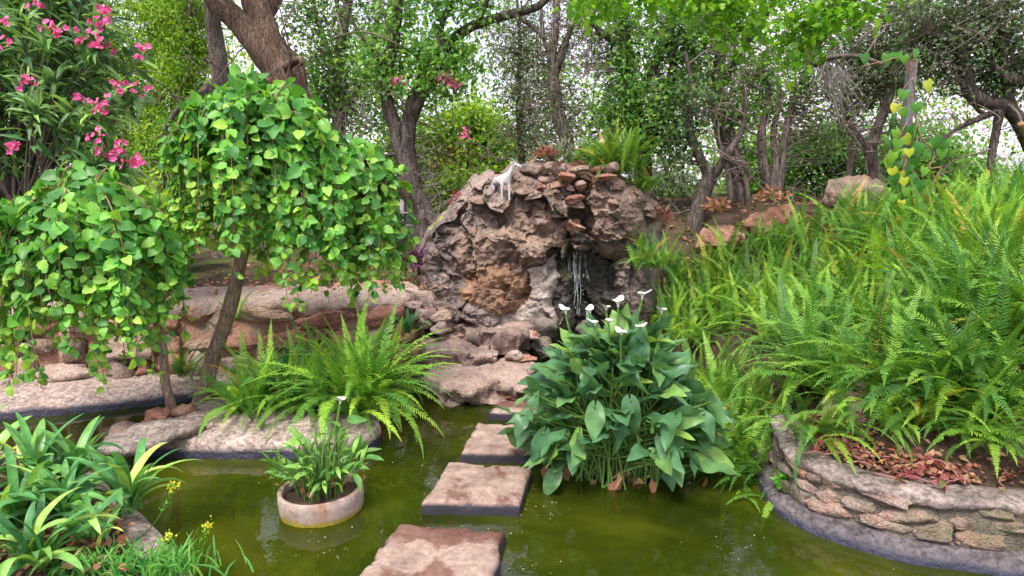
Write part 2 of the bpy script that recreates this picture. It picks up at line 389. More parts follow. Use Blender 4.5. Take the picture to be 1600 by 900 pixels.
M['footing'] = concrete_mat('wet_footing', (.2, .165, .17), (.1, .085, .09), z0=.02, z1=.055, dk=(.045, .047, .075))
def step_mat():
    k = NT('stepping_stone'); v = k.coord('Position'); ob = k.coord('Object')
    n1 = k.noise(v, 5, 6, .65, .6); n2 = k.noise(v, 45, 4, .7); n3 = k.noise(v, 14, 5, .65, .5)
    c = k.ramp(k.mr(n1, .3, .7), [(0, (.19, .125, .1)), (.5, (.3, .21, .17)), (1, (.4, .3, .245))])
    c = k.mix(1.0, c, k.ramp(n3, [(.3, .75), (.7, 1.2)]), 'MULTIPLY')
    oi = k.n('ShaderNodeObjectInfo').outputs['Color']
    wetamt = k.sep(oi)[0]
    wn = k.math('ADD', k.math('MULTIPLY', k.noise(v, 3.3, 3, .45, .3), .86), k.math('MULTIPLY', k.noise(v, 22, 4, .6), .14))
    w = k.mr(k.math('ADD', wn, k.math('MULTIPLY', wetamt, .2)), .6, .65)
    c = k.mix(w, c, k.mix(k.mr(n1, .35, .65), (.12, .055, .04), (.2, .11, .085)))
    c = k.mix(1.0, c, k.ramp(n2, [(.3, .75), (.7, 1.25)]), 'MULTIPLY')
    c, wl = waterline(k, c, .045, .062, (.03, .027, .036), .02)
    rg = k.math('MAXIMUM', k.mr(w, 0, 1, .8, .45), 0.0)
    nm = k.bump(k.math('ADD', k.math('MULTIPLY', n2, .4), n3), .5, .015)
    return k.done(k.bsdf(c, rg, nm, .3))
M['step'] = step_mat()
def soil_mat():
    k = NT('soil'); v = k.coord('Position'); n = k.noise(v, 4, 6, .65); f = k.noise(v, 50, 4, .7)
    c = k.ramp(k.mr(n, .3, .7), [(0, (.035, .025, .018)), (.5, (.08, .055, .038)), (1, (.15, .1, .07))])
    gr = k.noise(v, .9, 4, .6); xyz = k.sep(v)
    g = k.math('MULTIPLY', k.math('MULTIPLY', k.mr(xyz[1], 6.5, 8.5), k.mr(gr, .4, .55)), k.mr(xyz[0], -.2, .3, 1, .12))
    c = k.mix(g, c, k.ramp(f, [(.3, (.05, .1, .02)), (.7, (.15, .2, .05))]))
    c = k.mix(1.0, c, k.ramp(f, [(.3, .6), (.7, 1.35)]), 'MULTIPLY')
    return k.done(k.bsdf(c, .95, k.bump(k.math('ADD', f, n), .8, .03), .1))
M['soil'] = soil_mat()
def bed_mat():
    k = NT('pond_bed'); v = k.coord('Position'); n = k.noise(v, 2.5, 5, .6); f = k.noise(v, 16, 5, .65)
    c = k.ramp(k.mr(n, .3, .7), [(0, (.04, .05, .008)), (.5, (.11, .12, .015)), (1, (.22, .21, .035))])
    c = k.mix(1.0, c, k.ramp(f, [(.3, .6), (.7, 1.3)]), 'MULTIPLY')
    return k.done(k.bsdf(c, .95, None, .1))
M['bed'] = bed_mat()
def water_mat():
    k = NT('pond_water'); v = k.coord('Position')
    rip = k.math('ADD', k.noise(v, 5, 3, .5), k.math('MULTIPLY', k.noise(v, 22, 2, .5), .18))
    nm = k.bump(rip, .09, .03)
    murk = k.noise(v, .9, 4, .6, .5)
    c = k.ramp(k.mr(murk, .3, .7), [(0, (.016, .028, .003)), (.5, (.04, .056, .004)), (1, (.11, .128, .008))])
    sp_ = k.mr(k.vor(v, 13, 'F1'), .035, .05, 1, 0); keep = k.mr(k.noise(v, 3.1, 3), .55, .6)
    c = k.mix(k.math('MULTIPLY', sp_, keep), c, (.35, .33, .2))
    df = k.n('ShaderNodeBsdfDiffuse'); k.set(df.inputs['Color'], c)
    tr = k.n('ShaderNodeBsdfTransparent'); tr.inputs['Color'].default_value = (.55, .62, .2, 1)
    m1 = k.n('ShaderNodeMixShader'); m1.inputs[0].default_value = .45
    k.t.links.new(df.outputs[0], m1.inputs[1]); k.t.links.new(tr.outputs[0], m1.inputs[2])
    gl = k.n('ShaderNodeBsdfGlossy'); gl.inputs['Roughness'].default_value = .012; k.set(gl.inputs['Normal'], nm)
    fr = k.n('ShaderNodeFresnel'); fr.inputs['IOR'].default_value = 1.5; k.set(fr.inputs['Normal'], nm)
    m2 = k.n('ShaderNodeMixShader'); k.t.links.new(fr.outputs[0], m2.inputs[0])
    k.t.links.new(m1.outputs[0], m2.inputs[1]); k.t.links.new(gl.outputs[0], m2.inputs[2])
    return k.done(m2.outputs[0])
M['water'] = water_mat()
def fall_mat():
    k = NT('falling_water')
    p = k.bsdf((.9, .92, .95), .12, None, .6); tr = k.n('ShaderNodeBsdfTransparent')
    m = k.n('ShaderNodeMixShader'); k.set(m.inputs[0], k.mr(k.noise(k.coord('Object'), 40, 3), .35, .65, .03, .4))
    k.t.links.new(tr.outputs[0], m.inputs[1]); k.t.links.new(p, m.inputs[2])
    return k.done(m.outputs[0])
M['fall'] = fall_mat()
M['statue'] = rock_mat('weathered_white_stone', [(0, (.24, .22, .21)), (.5, (.48, .455, .45)), (1, (.62, .6, .6))], .2, 3.0, lich_amt=.15, objrand=False)
M['steel'] = rock_mat('rusty_blue_steel', [(0, (.07, .085, .11)), (.5, (.17, .2, .25)), (.72, (.22, .13, .1)), (1, (.34, .17, .1))], .3, 3.0, wet=.5, lich_amt=.1)
M['roof'] = plain('tin_roof', (.5, .5, .55), .4); M['brick'] = plain('brick_wall', (.25, .1, .07), .85)
M['post_wood'] = plain('grey_post', (.3, .27, .26), .8); M['shedwall'] = plain('blue_grey_wall', (.1, .12, .17), .8)
def pot_mat():
    k = NT('terracotta_pot'); v = k.coord('Position'); z = k.sep(v)[2]
    n = k.noise(v, 7, 5, .65, .5); f = k.noise(v, 40, 4, .6)
    c = k.ramp(k.mr(n, .35, .65), [(0, (.3, .155, .105)), (.4, (.31, .22, .18)), (1, (.37, .29, .25))])
    c = k.mix(k.mr(k.math('ADD', z, k.math('MULTIPLY', k.math('SUBTRACT', n, .5), .04)), .015, .035, 1, 0), c, (.28, .22, .03))
    c = k.mix(1.0, c, k.ramp(f, [(.3, .8), (.7, 1.2)]), 'MULTIPLY')
    return k.done(k.bsdf(c, .85, k.bump(f, .3, .01), .2))
M['pot'] = pot_mat()

# ------------------------------------------------------------------ the setting
basin_px = [(-420, 668), (0, 655), (300, 625), (480, 614), (600, 612), (700, 612), (800, 600), (860, 556), (990, 556), (1090, 600), (1165, 690), (1180, 735),
            (1197, 785), (1250, 826), (1350, 862), (1450, 886), (1600, 905), (1900, 945)]
basin = np.array([G(a, b)[:2] for a, b in basin_px]+[[4.5, 1.5], [-5, 1.5]])
def ground_h(P):
    P = np.asarray(P, float); x, y = P[:, 0], P[:, 1]
    d = poly_sdf(P, basin)
    t = smooth(-1.3, -.3, x)
    cap = .70+t*.66; cap = cap+.05*np.clip(y-8, 0, 4)*(1-.6*t)
    rt = smooth(1.0, 1.25, x); lf = 1-smooth(-1.25, -1.0, x)       # right bank, left terrace; the rock stands between
    hl = np.where(d > .62, np.minimum(cap, -.15+7*(d-.62)), -.15); hr = np.where(d > .17, np.minimum(cap, .255+.37*(d-.17)), -.15)
    hc = .1+(cap-.1)*smooth(6.6, 7.3, y)
    h = hl*lf+hr*rt+hc*(1-lf)*(1-rt)
    h = h+.05*fbm(np.stack([x*.9, y*.9, 0*x], 1), 3, 5)*smooth(.2, 1, d)
    h = h*(1-smooth(14, 45, y))+.2*smooth(14, 45, y)
    front = smooth(2.2, 1.6, y); h = h*(1-front)+.12*front
    return np.where(d < 0, -.38+.3*smooth(-.25, 0, d), h)
def build_ground():
    def axis(fine, a, b, n, far):
        c = np.linspace(a, b, n); e = np.geomspace(fine, far, 26)
        return np.concatenate([a-e[::-1], c, b+e])
    xs = axis(.1, -5.5, 5.5, 190, 600); ys = axis(.1, .5, 13, 210, 600)
    X, Y = np.meshgrid(xs, ys); P = np.stack([X.ravel(), Y.ravel()], 1); z = ground_h(P)
    n, m = len(ys), len(xs); i = np.arange(n-1)[:, None]*m+np.arange(m-1)[None]
    F = np.stack([i, i+1, i+m+1, i+m], -1).reshape(-1, 4)
    c = P[F].mean(1); inside = poly_sdf(c, basin) < -.05
    tag(link('ground', mesh_np('ground', np.column_stack([P, z]), F, [M['soil'], M['bed']], True, inside.astype(int))), kind='structure')
build_ground()
wp = np.array([[-5.4, 1.4], [4.9, 1.4], [4.9, 2.6], [2.6, 4.2], [1.9, 7.2], [-5.4, 6.4]])
tag(link('pond_water', mesh_np('pond_water', np.column_stack([wp, np.zeros(6)]), np.array([[0, 1, 2, 3, 4, 5]]), M['water'])), kind='structure')

def gh(x, y): return float(ground_h(np.array([[x, y]]))[0])

def ring_slab(outline, ztop, zbot, prof, nz=.012, seed=0, dome=0.0, rings=14, n=140, fac=0., sm=3):
    """closed slab from a star-shaped outline: side wall, rounded edge, uneven top"""
    o = np.asarray(outline, float); o = np.vstack([o, o[:1]])
    L = np.concatenate([[0], np.cumsum(np.linalg.norm(np.diff(o, axis=0), axis=1))]); t = np.linspace(0, L[-1], n+1)[:-1]
    C = np.stack([np.interp(t, L, o[:, 0]), np.interp(t, L, o[:, 1])], 1)
    for _ in range(sm): C = .25*np.roll(C, 1, 0)+.5*C+.25*np.roll(C, -1, 0)
    cen = C.mean(0); rows = []
    inn = nrm(cen-C)
    for off, z in prof: rows.append(np.column_stack([C+inn*off, np.full(n, z)]))
    last = C+inn*prof[-1][0]
    for r in np.linspace(0, 1, rings+1)[1:-1]:
        rows.append(np.column_stack([last*(1-r)+cen*r, np.full(n, ztop+dome*math.sin(r*math.pi/2))]))
    V = np.concatenate(rows); k = len(rows)
    q = np.column_stack([V[:, :2]*6, V[:, 2:]*6])
    V = V+np.column_stack([fbm(q, 4, seed)*nz, fbm(q+31, 4, seed+9)*nz, fbm(q+77, 4, seed+5)*nz*np.where(V[:, 2] > zbot+.01, 1, 0)])
    if fac: 
        f_ = facet(V*np.array([7, 7, 12.])+fbm(V*6, 2, seed)[:, None]*.2, seed, .9)*fac+facet(V*19., seed+7, .8)*fac*.35; side = (np.arange(len(V))//n < len(prof)-1)
        V = V-np.column_stack([np.tile(inn, (k, 1))*f_[:, None]*side[:, None], np.where(side, 0, f_*.28)])
    V = np.vstack([V, [cen[0], cen[1], ztop+dome]])
    j = np.arange(k-1)[:, None]*n; a0 = np.arange(n)[None]; a1 = (np.arange(n)+1)[None] % n
    F4 = np.stack([j+a0, j+a1, j+n+a1, j+n+a0], -1).reshape(-1, 4)
    b = (k-1)*n; F3 = np.array([[b+i, b+(i+1) % n, k*n] for i in range(n)])
    return V, F3, F4
def sweep(path, prof, nz=.0, seed=0, n=120, freq=5.):
    P = resample(np.asarray(path, float), n); T = nrm(np.gradient(P, axis=0)); N = np.stack([-T[:, 1], T[:, 0]], 1)
    rows = [np.column_stack([P+N*o, np.full(n, z)]) for o, z in prof]; V = np.concatenate(rows); k = len(rows)
    if nz: 
        q = V*freq; V = V+np.column_stack([fbm(q, 4, seed), fbm(q+31, 4, seed+3), fbm(q+63, 4, seed+6)])*nz
    j = np.arange(k-1)[:, None]*n; i = np.arange(n-1)[None]
    return V, None, np.stack([j+i, j+i+1, j+n+i+1, j+n+i], -1).reshape(-1, 4)
EDGE = lambda zt, zb: [(0, zb), (0, zt*.35), (.004, zt-.035), (.02, zt-.008), (.05, zt)]

# near left planting bank
bank = np.array([G(a, b, .1)[:2] for a, b in [(318, 930), (292, 895), (266, 856), (236, 818), (205, 786), (160, 745), (90, 716), (0, 706), (-160, 705), (-420, 760), (-420, 1150), (340, 1150)]])
mb = MB(); mb.add(*ring_slab(bank, .13, -.38, EDGE(.13, -.38), .012, 3, .03))
tag(link('planting_bank', mb.mesh('planting_bank', M['concrete'])), 'pinkish concrete bank edge under the strap leaf plants, bottom left', 'bank', kind='structure')
mb = MB(); bc = bank.mean(0); mb.add(*ring_slab(bc+(bank-bc)*.8+np.array([-.06, 0]), .165, .1, [(0, .1), (.02, .15), (.08, .165)], .02, 8, .05))
tag(link('planting_soil', mb.mesh('planting_soil', M['soil'])), kind='structure')

# concrete peninsula that carries the trees and the fern
pen = np.array([G(a, b, .05)[:2] for a, b in [(205, 700), (300, 705), (430, 706), (530, 703), (585, 692), (598, 678), (585, 655), (560, 636), (480, 628), (400, 627), (340, 632), (285, 645), (225, 668), (190, 688)]])
mb = MB(); mb.add(*ring_slab(pen, .12, -.38, EDGE(.12, -.38), .012, 13, .04))
tag(link('concrete_peninsula', mb.mesh('concrete_peninsula', M['concrete'])), 'rounded concrete peninsula under the centre fern with a dark waterline', 'pond edge')
pen_c = pen.mean(0)

# concrete ledge along the back of the stream
path = [G(a, b)[:2] for a, b in [(-420, 668), (-200, 664), (0, 656), (150, 644), (300, 626), (420, 612), (520, 606)]]
mb = MB(); mb.add(*sweep(path, [(0, -.38), (0, .03), (.008, .055), (.04, .075), (.2, .1), (.42, .13), (.7, .16)], .012, 4))
tag(link('stream_ledge', mb.mesh('stream_ledge', M['concrete'])), 'sloping concrete ledge below the red stone wall at left', 'ledge')

# ------------------------------------------------------------------ stones
STONE = {}
def stone_set(key, mat, n, sub=4, **kw):
    STONE[key] = []
    for i in range(n):
        V, F = rock(sub, (1, 1, 1), 100+i*7+len(key)*31, planes=16, amp=.07, freq=2.2, crack=.0, box=.6, **kw)
        STONE[key].append(mesh_np('stone', V/np.abs(V).max(0), F, M[mat], True))
for kk, mm in (('red', 'r_red'), ('pink', 'r_pink'), ('grey', 'r_grey'), ('brown', 'r_brown'), ('orange', 'r_orange'), ('dark', 'r_dark'), ('wet', 'r_wet')): stone_set(kk, mm, 7)
def put_stone(parent, key, p, half, rz=None, name='stone', tilt=.15, r=RNG):
    me = STONE[key][int(r.integers(len(STONE[key])))]
    P = np.array(p, float)-np.array(parent.location if parent else (0, 0, 0))
    return link(name, me, parent, P, (r.normal()*tilt, r.normal()*tilt, (r.uniform(0, 6.28) if rz is None else rz)), half)

# red stone retaining wall, left
wall = thing('stone_retaining_wall', (-1.5, 5.3, .1), 'low wall of rough red and pink stones behind the two small trees', 'wall')
wp_px = [(-260, 612), (0, 603), (150, 600), (300, 590), (420, 586), (520, 580), (600, 572), (662, 560)]
wpath = resample([G(a, b, .1)[:2]+np.array([0, .12]) for a, b in wp_px], 160)
mb = MB(); mb.add(*sweep(wpath, [(.02, 0), (.03, .3), (.07, .6), (.12, .66), (.5, .71), (.9, .7)], .035, 8, 160, 6)); part('mortar_core', mb, M['r_red'], wall)
mb = MB(); mb.add(*sweep(wpath, [(.02, .60), (.0, .63), (.01, .68), (.06, .72), (.3, .735), (.6, .73), (.62, .66)], .03, 18, 160, 7)); part('coping', mb, M['r_pink'], wall)
r = np.random.default_rng(21); Lw = np.concatenate([[0], np.cumsum(np.linalg.norm(np.diff(wpath, axis=0), axis=1))])
z = .06
for row, hgt in enumerate((.22, .2, .2)):
    s = r.uniform(0, .1)
    while s < Lw[-1]-.1:
        w = r.uniform(.14, .62)**1.1; q = s+w/2
        x = np.interp(q, Lw, wpath[:, 0]); y = np.interp(q, Lw, wpath[:, 1]); i = min(int(q/Lw[-1]*159), 158); t = wpath[i+1]-wpath[i]
        hh = hgt*r.uniform(.55, 1.3)
        put_stone(wall, r.choice(['red', 'pink', 'red', 'pink', 'red', 'brown']), (x, y+.0+row*.03+r.normal()*.02, z+hgt/2+r.normal()*.025), (w*.52, r.uniform(.09, .14), hh*.54), math.atan2(t[1], t[0])+r.normal()*.08, tilt=.1, r=r)
        s += w*.97
    z += hgt*.94

def boulder(name, mat, c, half, seed, label=None, cat='rock', parent=None, sub=4, group=None, rz=0, **kw):
    V, F = rock(sub, half, seed, **kw)
    ca, sa = math.cos(rz), math.sin(rz); V = V@np.array([[ca, sa, 0], [-sa, ca, 0], [0, 0, 1]])
    me = mesh_np(name, V, F, M[mat], True)
    loc = np.array(c, float)-(np.array(parent.location) if parent else 0)
    o = link(name, me, parent, loc)
    if parent is None: tag(o, label, cat, group)
    return o
boulder('rock', 'r_red', G(246, 652, .17), (.095, .08, .07), 5, 'orange red rock at the foot of the thin leaning trunk', amp=.02, freq=6)
boulder('rock', 'r_red', G(284, 641, .16), (.09, .08, .06), 6, 'dark red rock between the two thin tree trunks', amp=.02, freq=6)
boulder('rock', 'r_pink', G(308, 652, .16), (.07, .04, .022), 7, 'small flat pink stone right of the thin trunks', amp=.01, freq=6)
fl = np.array([G(a, b, .16)[:2] for a, b in [(150, 704), (200, 708), (235, 698), (280, 682), (318, 668), (322, 655), (270, 656), (215, 668), (165, 686)]])
mb = MB(); mb.add(*ring_slab(fl, .18, .125, [(0.03, .125), (.004, .14), (.0, .165), (.012, .18)], .012, 33, .01, 8, 110))
tag(link('flagstone', mb.mesh('flagstone', M['coping'])), 'thin jutting flat stone bridging the stream beside the strap leaves', 'stone')
boulder('rock', 'r_pink', G(215, 690, .03), (.2, .16, .12), 8, 'rounded stone under the jutting flat slab', amp=.02, freq=4)

# stepping stones
def stepping(px4, top, seed, wet, label):
    c = np.array([G(a, b, top)[:2] for a, b in px4]); cen = c.mean(0); n = 28
    o = np.concatenate([np.linspace(c[i], c[(i+1) % 4], n, endpoint=False) for i in range(4)])
    R = []; k = len(o)
    prof = [(0.0, -.4), (0.0, -.02), (.0, top-.045), (.004, top-.018), (.014, top-.004), (.03, top)]
    inn = nrm(cen-o)
    for off, zz in prof: R.append(np.column_stack([o+inn*off*1.3, np.full(k, zz)]))
    last = o+inn*.04
    for q in np.linspace(0, 1, 13)[1:-1]: R.append(np.column_stack([last*(1-q)+cen*q, np.full(k, top+.002)]))
    V = np.concatenate(R); q = V*9
    V = V+np.column_stack([fbm(q, 4, seed)*.009, fbm(q+40, 4, seed)*.009, fbm(q*.7+80, 4, seed)*.006])
    edge = fbm(V*22, 3, seed+4); rim = np.exp(-np.abs(np.arange(len(V))//k-4)/1.2)
    V[:, 2] -= np.maximum(0, edge-.2)*.05*rim
    V = np.vstack([V, [cen[0], cen[1], top]]); m = len(R)
    j = np.arange(m-1)[:, None]*k; a0 = np.arange(k)[None]; a1 = (np.arange(k)+1)[None] % k
    F4 = np.stack([j+a0, j+a1, j+k+a1, j+k+a0], -1).reshape(-1, 4)
    b = (m-1)*k; F3 = np.array([[b+i, b+(i+1) % k, m*k] for i in range(k)])
    V = V-np.array([cen[0], cen[1], 0])
    ob = link('stepping_stone', mesh_np('stepping_stone', V, [F3, F4], M['step']), None, (cen[0], cen[1], 0)); ob.color = (wet, 0, 0, 1)
    tag(ob, label, 'stepping stone', 'stepping stones across the pond')
stepping([(545, 912), (768, 918), (789, 826), (622, 815)], .075, 1, .62, 'nearest square stepping stone with a large dark wet patch')
stepping([(658, 783), (812, 785), (831, 727), (699, 719)], .075, 2, .25, 'square stepping stone beside the round planter, second from the viewer')
stepping([(719, 706), (842, 708), (848, 662), (744, 658)], .07, 3, .15, 'stepping stone partly under the big calla leaves, third from the viewer')
stepping([(761, 644), (850, 648), (852, 628), (780, 624)], .06, 4, .3, 'reddest smallest stepping stone, farthest from the viewer at the rock steps')

# ------------------------------------------------------------------ waterfall rock
rk = thing('rock_waterfall', (.2, 6.2, .3), 'tall craggy brown and grey rock outcrop with a small waterfall', 'rock')
def big(mat, px, py, Y, half, seed, name='boulder', sub=5, **kw):
    kw.setdefault('amp', .055); kw.setdefault('freq', 2.6); kw.setdefault('crack', .05); kw.setdefault('planes', 14)
    return boulder(name, mat, U(px, py, Y), half, seed, parent=rk, sub=sub, **kw)
RB = [  # px, py, rx, ry, front depth, depth of the bulge, material
 (712, 432, 70, 95, 6.05, .4, 0), (690, 470, 45, 60, 6.0, .3, 0), (765, 345, 75, 78, 6.2, .35, 0), (745, 300, 45, 35, 6.35, .3, 0), (832, 352, 62, 82, 6.08, .4, 1), (800, 310, 55, 45, 6.25, .3, 1),
 (776, 448, 62, 50, 5.86, .34, 2), (808, 396, 58, 42, 5.92, .34, 1), (735, 405, 40, 48, 5.98, .3, 1), (830, 462, 42, 88, 5.98, .28, 3), (872, 470, 20, 80, 6.12, .22, 4), (962, 345, 52, 66, 6.05, .38, 1), (992, 440, 38, 95, 6.2, .35, 0),
 (890, 290, 110, 45, 6.3, .3, 1), (1005, 345, 30, 60, 6.3, .3, 1), (735, 490, 60, 26, 5.95, .25, 0), (800, 500, 60, 22, 5.98, .25, 3), (930, 372, 30, 22, 6.2, .25, 4), (905, 470, 26, 30, 6.5, .2, 4), (945, 485, 32, 36, 6.42, .25, 4), (885, 420, 18, 26, 6.6, .15, 4)]
def rock_face():
    nx, ny = 250, 230
    xs = np.linspace(652, 1040, nx); top = np.interp(xs, [652, 668, 692, 706, 735, 762, 790, 804, 840, 900, 960, 1000, 1040], [395, 358, 338, 314, 284, 269, 265, 259, 255, 257, 268, 288, 335])
    top = top+3*fbm(np.column_stack([xs*.05, xs*0, xs*0]), 3, 2)
    v = np.linspace(0, 1, ny); PX = np.tile(xs, (ny, 1)); PY = top[None]+(560-top[None])*v[:, None]
    w = np.column_stack([PX.ravel()*.03, PY.ravel()*.03, np.zeros(nx*ny)]); X = (PX.ravel()+fbm(w, 4, 1)*9); Yp = PY.ravel()+fbm(w+50, 4, 2)*9
    D = np.full(nx*ny, 6.42); mt = np.where(X < 800, 0, 1)
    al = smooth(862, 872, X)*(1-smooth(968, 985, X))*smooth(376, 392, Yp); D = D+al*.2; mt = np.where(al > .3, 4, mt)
    for (cx, cy, rx, ry, Yf, dp, m_) in RB:
        q = np.abs((X-cx)/rx)**2.6+np.abs((Yp-cy)/ry)**2.6; Yi = np.where(q < 1, Yf+dp*(1-np.sqrt(np.clip(1-q, 0, 1))), 99)
        mt = np.where(Yi < D, m_, mt); D = np.minimum(D, Yi)
    P = np.array([U(a, b, 6.3) for a, b in zip(PX.ravel(), PY.ravel())])
    wp_ = P+np.column_stack([fbm(P*4, 3, 7), fbm(P*4+9, 3, 8), fbm(P*4+19, 3, 9)])*.06
    sc = np.array([1, 1, 1.35]); smo = np.where(mt == 3, .35, 1.0)
    D = D-smo*(.26*facet(wp_*2.3*np.array([1.2, 1, .85]), 3, .9)+.065*facet(wp_*6.5*sc, 13, .8)+.022*facet(wp_*17*sc, 23, .8)+.02*fbm(P*9, 5, 5)+.010*ridged(P*18, 3, 6))
    ex = np.minimum(PX.ravel()-652, 1040-PX.ravel())/34; ey = (PY-top[None]).ravel()/16
    D = D+.5*(1-smooth(0, 1, ex))**2+.35*(1-smooth(0, 1, ey))**2
    V = np.array([U(a, b, d) for a, b, d in zip(PX.ravel(), PY.ravel(), D)]); G_ = V.reshape(ny, nx, 3)
    rows = []
    for k, dy in enumerate(np.linspace(.9, .06, 12)):                         # the top surface runs back from the upper edge
        e = G_[0]+np.array([0, dy, 0]); q = e*7; e = e+np.column_stack([q[:, 0]*0, q[:, 0]*0, fbm(q, 4, 3)*.05-.35*smooth(.5, .9, np.full(nx, dy))]); rows.append(e)
    A = np.concatenate([np.array(rows), G_], 0); m = len(A); i = np.arange(m-1)[:, None]*nx+np.arange(nx-1)[None]
    F = np.stack([i, i+nx, i+nx+1, i+1], -1).reshape(-1, 4)
    mi = np.concatenate([np.tile(mt.reshape(ny, nx)[0], (12, 1)), mt.reshape(ny, nx)], 0)[:-1, :-1].ravel()
    mb = MB(); off = np.array(rk.location)
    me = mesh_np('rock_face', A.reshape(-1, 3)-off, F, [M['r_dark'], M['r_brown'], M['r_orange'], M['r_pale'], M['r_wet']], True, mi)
    link('rock_face', me, rk)
    V, F = rock(5, (.98, .55, .95), 47, amp=.05); link('rock_core', mesh_np('rock_core', V, F, M['r_dark']), rk, np.array([.2, 7.25, .75])-off)
rock_face()
big('r_brown', 968, 300, 6.72, (.26, .3, .16), 91); big('r_brown', 900, 285, 6.85, (.4, .3, .14), 92); big('r_dark', 1010, 345, 6.75, (.18, .25, .2), 93)
big('r_red', 896, 352, 6.2, (.15, .16, .11), 54, 'boulder', 5, crack=.02)
big('r_brown', 872, 325, 6.3, (.12, .14, .09), 55, crack=.02); big('r_dark', 906, 382, 6.24, (.13, .13, .06), 56, planes=20, box=.55); big('r_dark', 930, 378, 6.3, (.1, .12, .1), 57)
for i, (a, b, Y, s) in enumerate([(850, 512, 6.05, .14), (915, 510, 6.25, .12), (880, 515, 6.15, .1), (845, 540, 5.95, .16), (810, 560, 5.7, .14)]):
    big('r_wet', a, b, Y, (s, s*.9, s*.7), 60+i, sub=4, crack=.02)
r = np.random.default_rng(5)
for row in range(7):                                                 # rough courses on the upper face
    yy = 266+row*13; x = 800+row*4+r.uniform(0, 10)
    while x < 962-row*3:
        w = r.uniform(14, 40)
        if not (row > 4 and 850 < x < 930):
            c = U(x+w/2, yy+r.normal()*2, 6.2-row*.02+.05*r.normal())
            put_stone(rk, r.choice(['brown', 'pink', 'dark', 'red', 'brown', 'pink']), c, (w*.5*mpp(6.2), r.uniform(.07, .13), r.uniform(.034, .05)), r.normal()*.15, r=r)
        x += w*.95
for i in range(26):                                                  # loose stones at the shoulders and top
    a, b = r.uniform(700, 1020), 0
    b = np.interp(a, [690, 740, 790, 960, 1020], [340, 300, 268, 275, 330])+r.uniform(-4, 14)
    put_stone(rk, r.choice(['brown', 'dark', 'pink', 'red']), U(a, b+8, 6.5+.1*r.normal()), (r.uniform(.05, .12), .09, r.uniform(.03, .06)), r=r)
for i in range(30):                                                  # rubble along the foot at left
    a = r.uniform(640, 700); b = np.interp(a, [640, 700], [470, 520])+r.uniform(-14, 16)
    put_stone(rk, r.choice(['dark', 'pink', 'pink', 'red']), U(a, b, 5.95+.1*r.normal()), (r.uniform(.05, .12), .08, r.uniform(.03, .07)), r=r)

for i in range(12):                                                  # odd stones standing out of the face
    a = r.uniform(672, 1000); b = r.uniform(np.interp(a, [660, 740, 800, 1000], [390, 320, 290, 320]), 480)
    if 850 < a < 985 and b > 330 or 740 < a < 860 and b > 400: continue
    hit = U(a, b, 6.16+.05*r.normal()); put_stone(rk, 'brown' if a > 790 or r.uniform() < .3 else 'dark', hit, (r.uniform(.05, .13), .1, r.uniform(.035, .08)), r.normal()*.3, r=r)
# falling water
wf = thing('waterfall', U(900, 460, 6.2), 'thin white trickle of falling water in the mossy rock alcove', 'waterfall')
for i in range(9):
    x0 = 899+r.normal()*5; n = 14; pts = []
    y0, y1 = r.uniform(388, 400), r.uniform(440, 505)
    for t in np.linspace(0, 1, n):
        pts.append(U(x0+math.sin(i*2+t*7)*2.2*t+(i-4)*1.6*t, y0+(y1-y0)*t, 6.3-.14*t))
    rad = r.uniform(.0012, .003)*(.6+.8*np.abs(np.sin(np.linspace(0, 9, n)+i)))
    part('water_strand', tube(pts, rad, 5), M['fall'], wf)
mb = MB(); V0, F0 = ico(1)
for i in range(90):
    c = U(900+r.normal()*10, 425+abs(r.normal())*36, 6.18+r.normal()*.05); mb.add(V0*r.uniform(.0015, .004)*np.array([1, 1, 2.2])+c, F0)
part('spray', mb, M['fall'], wf, kind='stuff')

# stone steps
st = thing('stone_steps', (-.2, 5.4, 0), 'worn uneven stone steps climbing from the pond to the rock', 'steps')
def step_slab(px, ztop, zbot, seed, mat='r_pink', nz=.02):
    o = np.array([G(a, b, ztop)[:2] for a, b in px]); mb = MB()
    mb.add(*ring_slab(o, ztop, zbot, [(.05, zbot), (.03, ztop*.5+zbot*.5), (0, ztop-.05), (.006, ztop-.012), (.025, ztop)], nz, seed, .01, 16, 220, .07, 1))
    part('step', mb, M[mat], st)
step_slab([(668, 596), (720, 604), (790, 602), (828, 590), (838, 566), (780, 556), (700, 560), (664, 575)], .17, .02, 71)
step_slab([(662, 548), (700, 553), (765, 549), (778, 538), (760, 524), (690, 522), (655, 530)], .29, .1, 72)
step_slab([(702, 512), (750, 522), (812, 520), (834, 508), (820, 494), (750, 490), (700, 497)], .4, .2, 73)
for i in range(46):
    a = r.uniform(680, 835); lvl = r.integers(3)
    zz, yy, w = ((.07, 4.95, .1), (.2, 5.55, .08), (.31, 5.85, .075))[lvl]
    if lvl == 0: c = np.array([np.interp(a, [680, 835], [-.55, .17]), yy+r.uniform(-.04, .1), zz+r.uniform(-.07, .02)])
    else: c = np.array([(a-800)*mpp(yy)+(.03 if lvl == 2 else -.05), yy+r.uniform(-.03, .05), zz+r.uniform(-.04, .04)])
    put_stone(st, r.choice(['pink', 'dark', 'red', 'pink', 'brown']), c, (r.uniform(.05, .13), r.uniform(.05, .1), r.uniform(.03, .065)), r.normal()*.3, r=r)
for (a, b, Y, s) in [(700, 632, 4.98, .17), (750, 622, 5.0, .15), (660, 640, 5.1, .15), (625, 650, 5.0, .12), (600, 625, 5.3, .2), (790, 610, 5.1, .14)]:
    put_stone(st, 'dark', U(a, b, Y), (s, s*.8, s*.62), r=r)

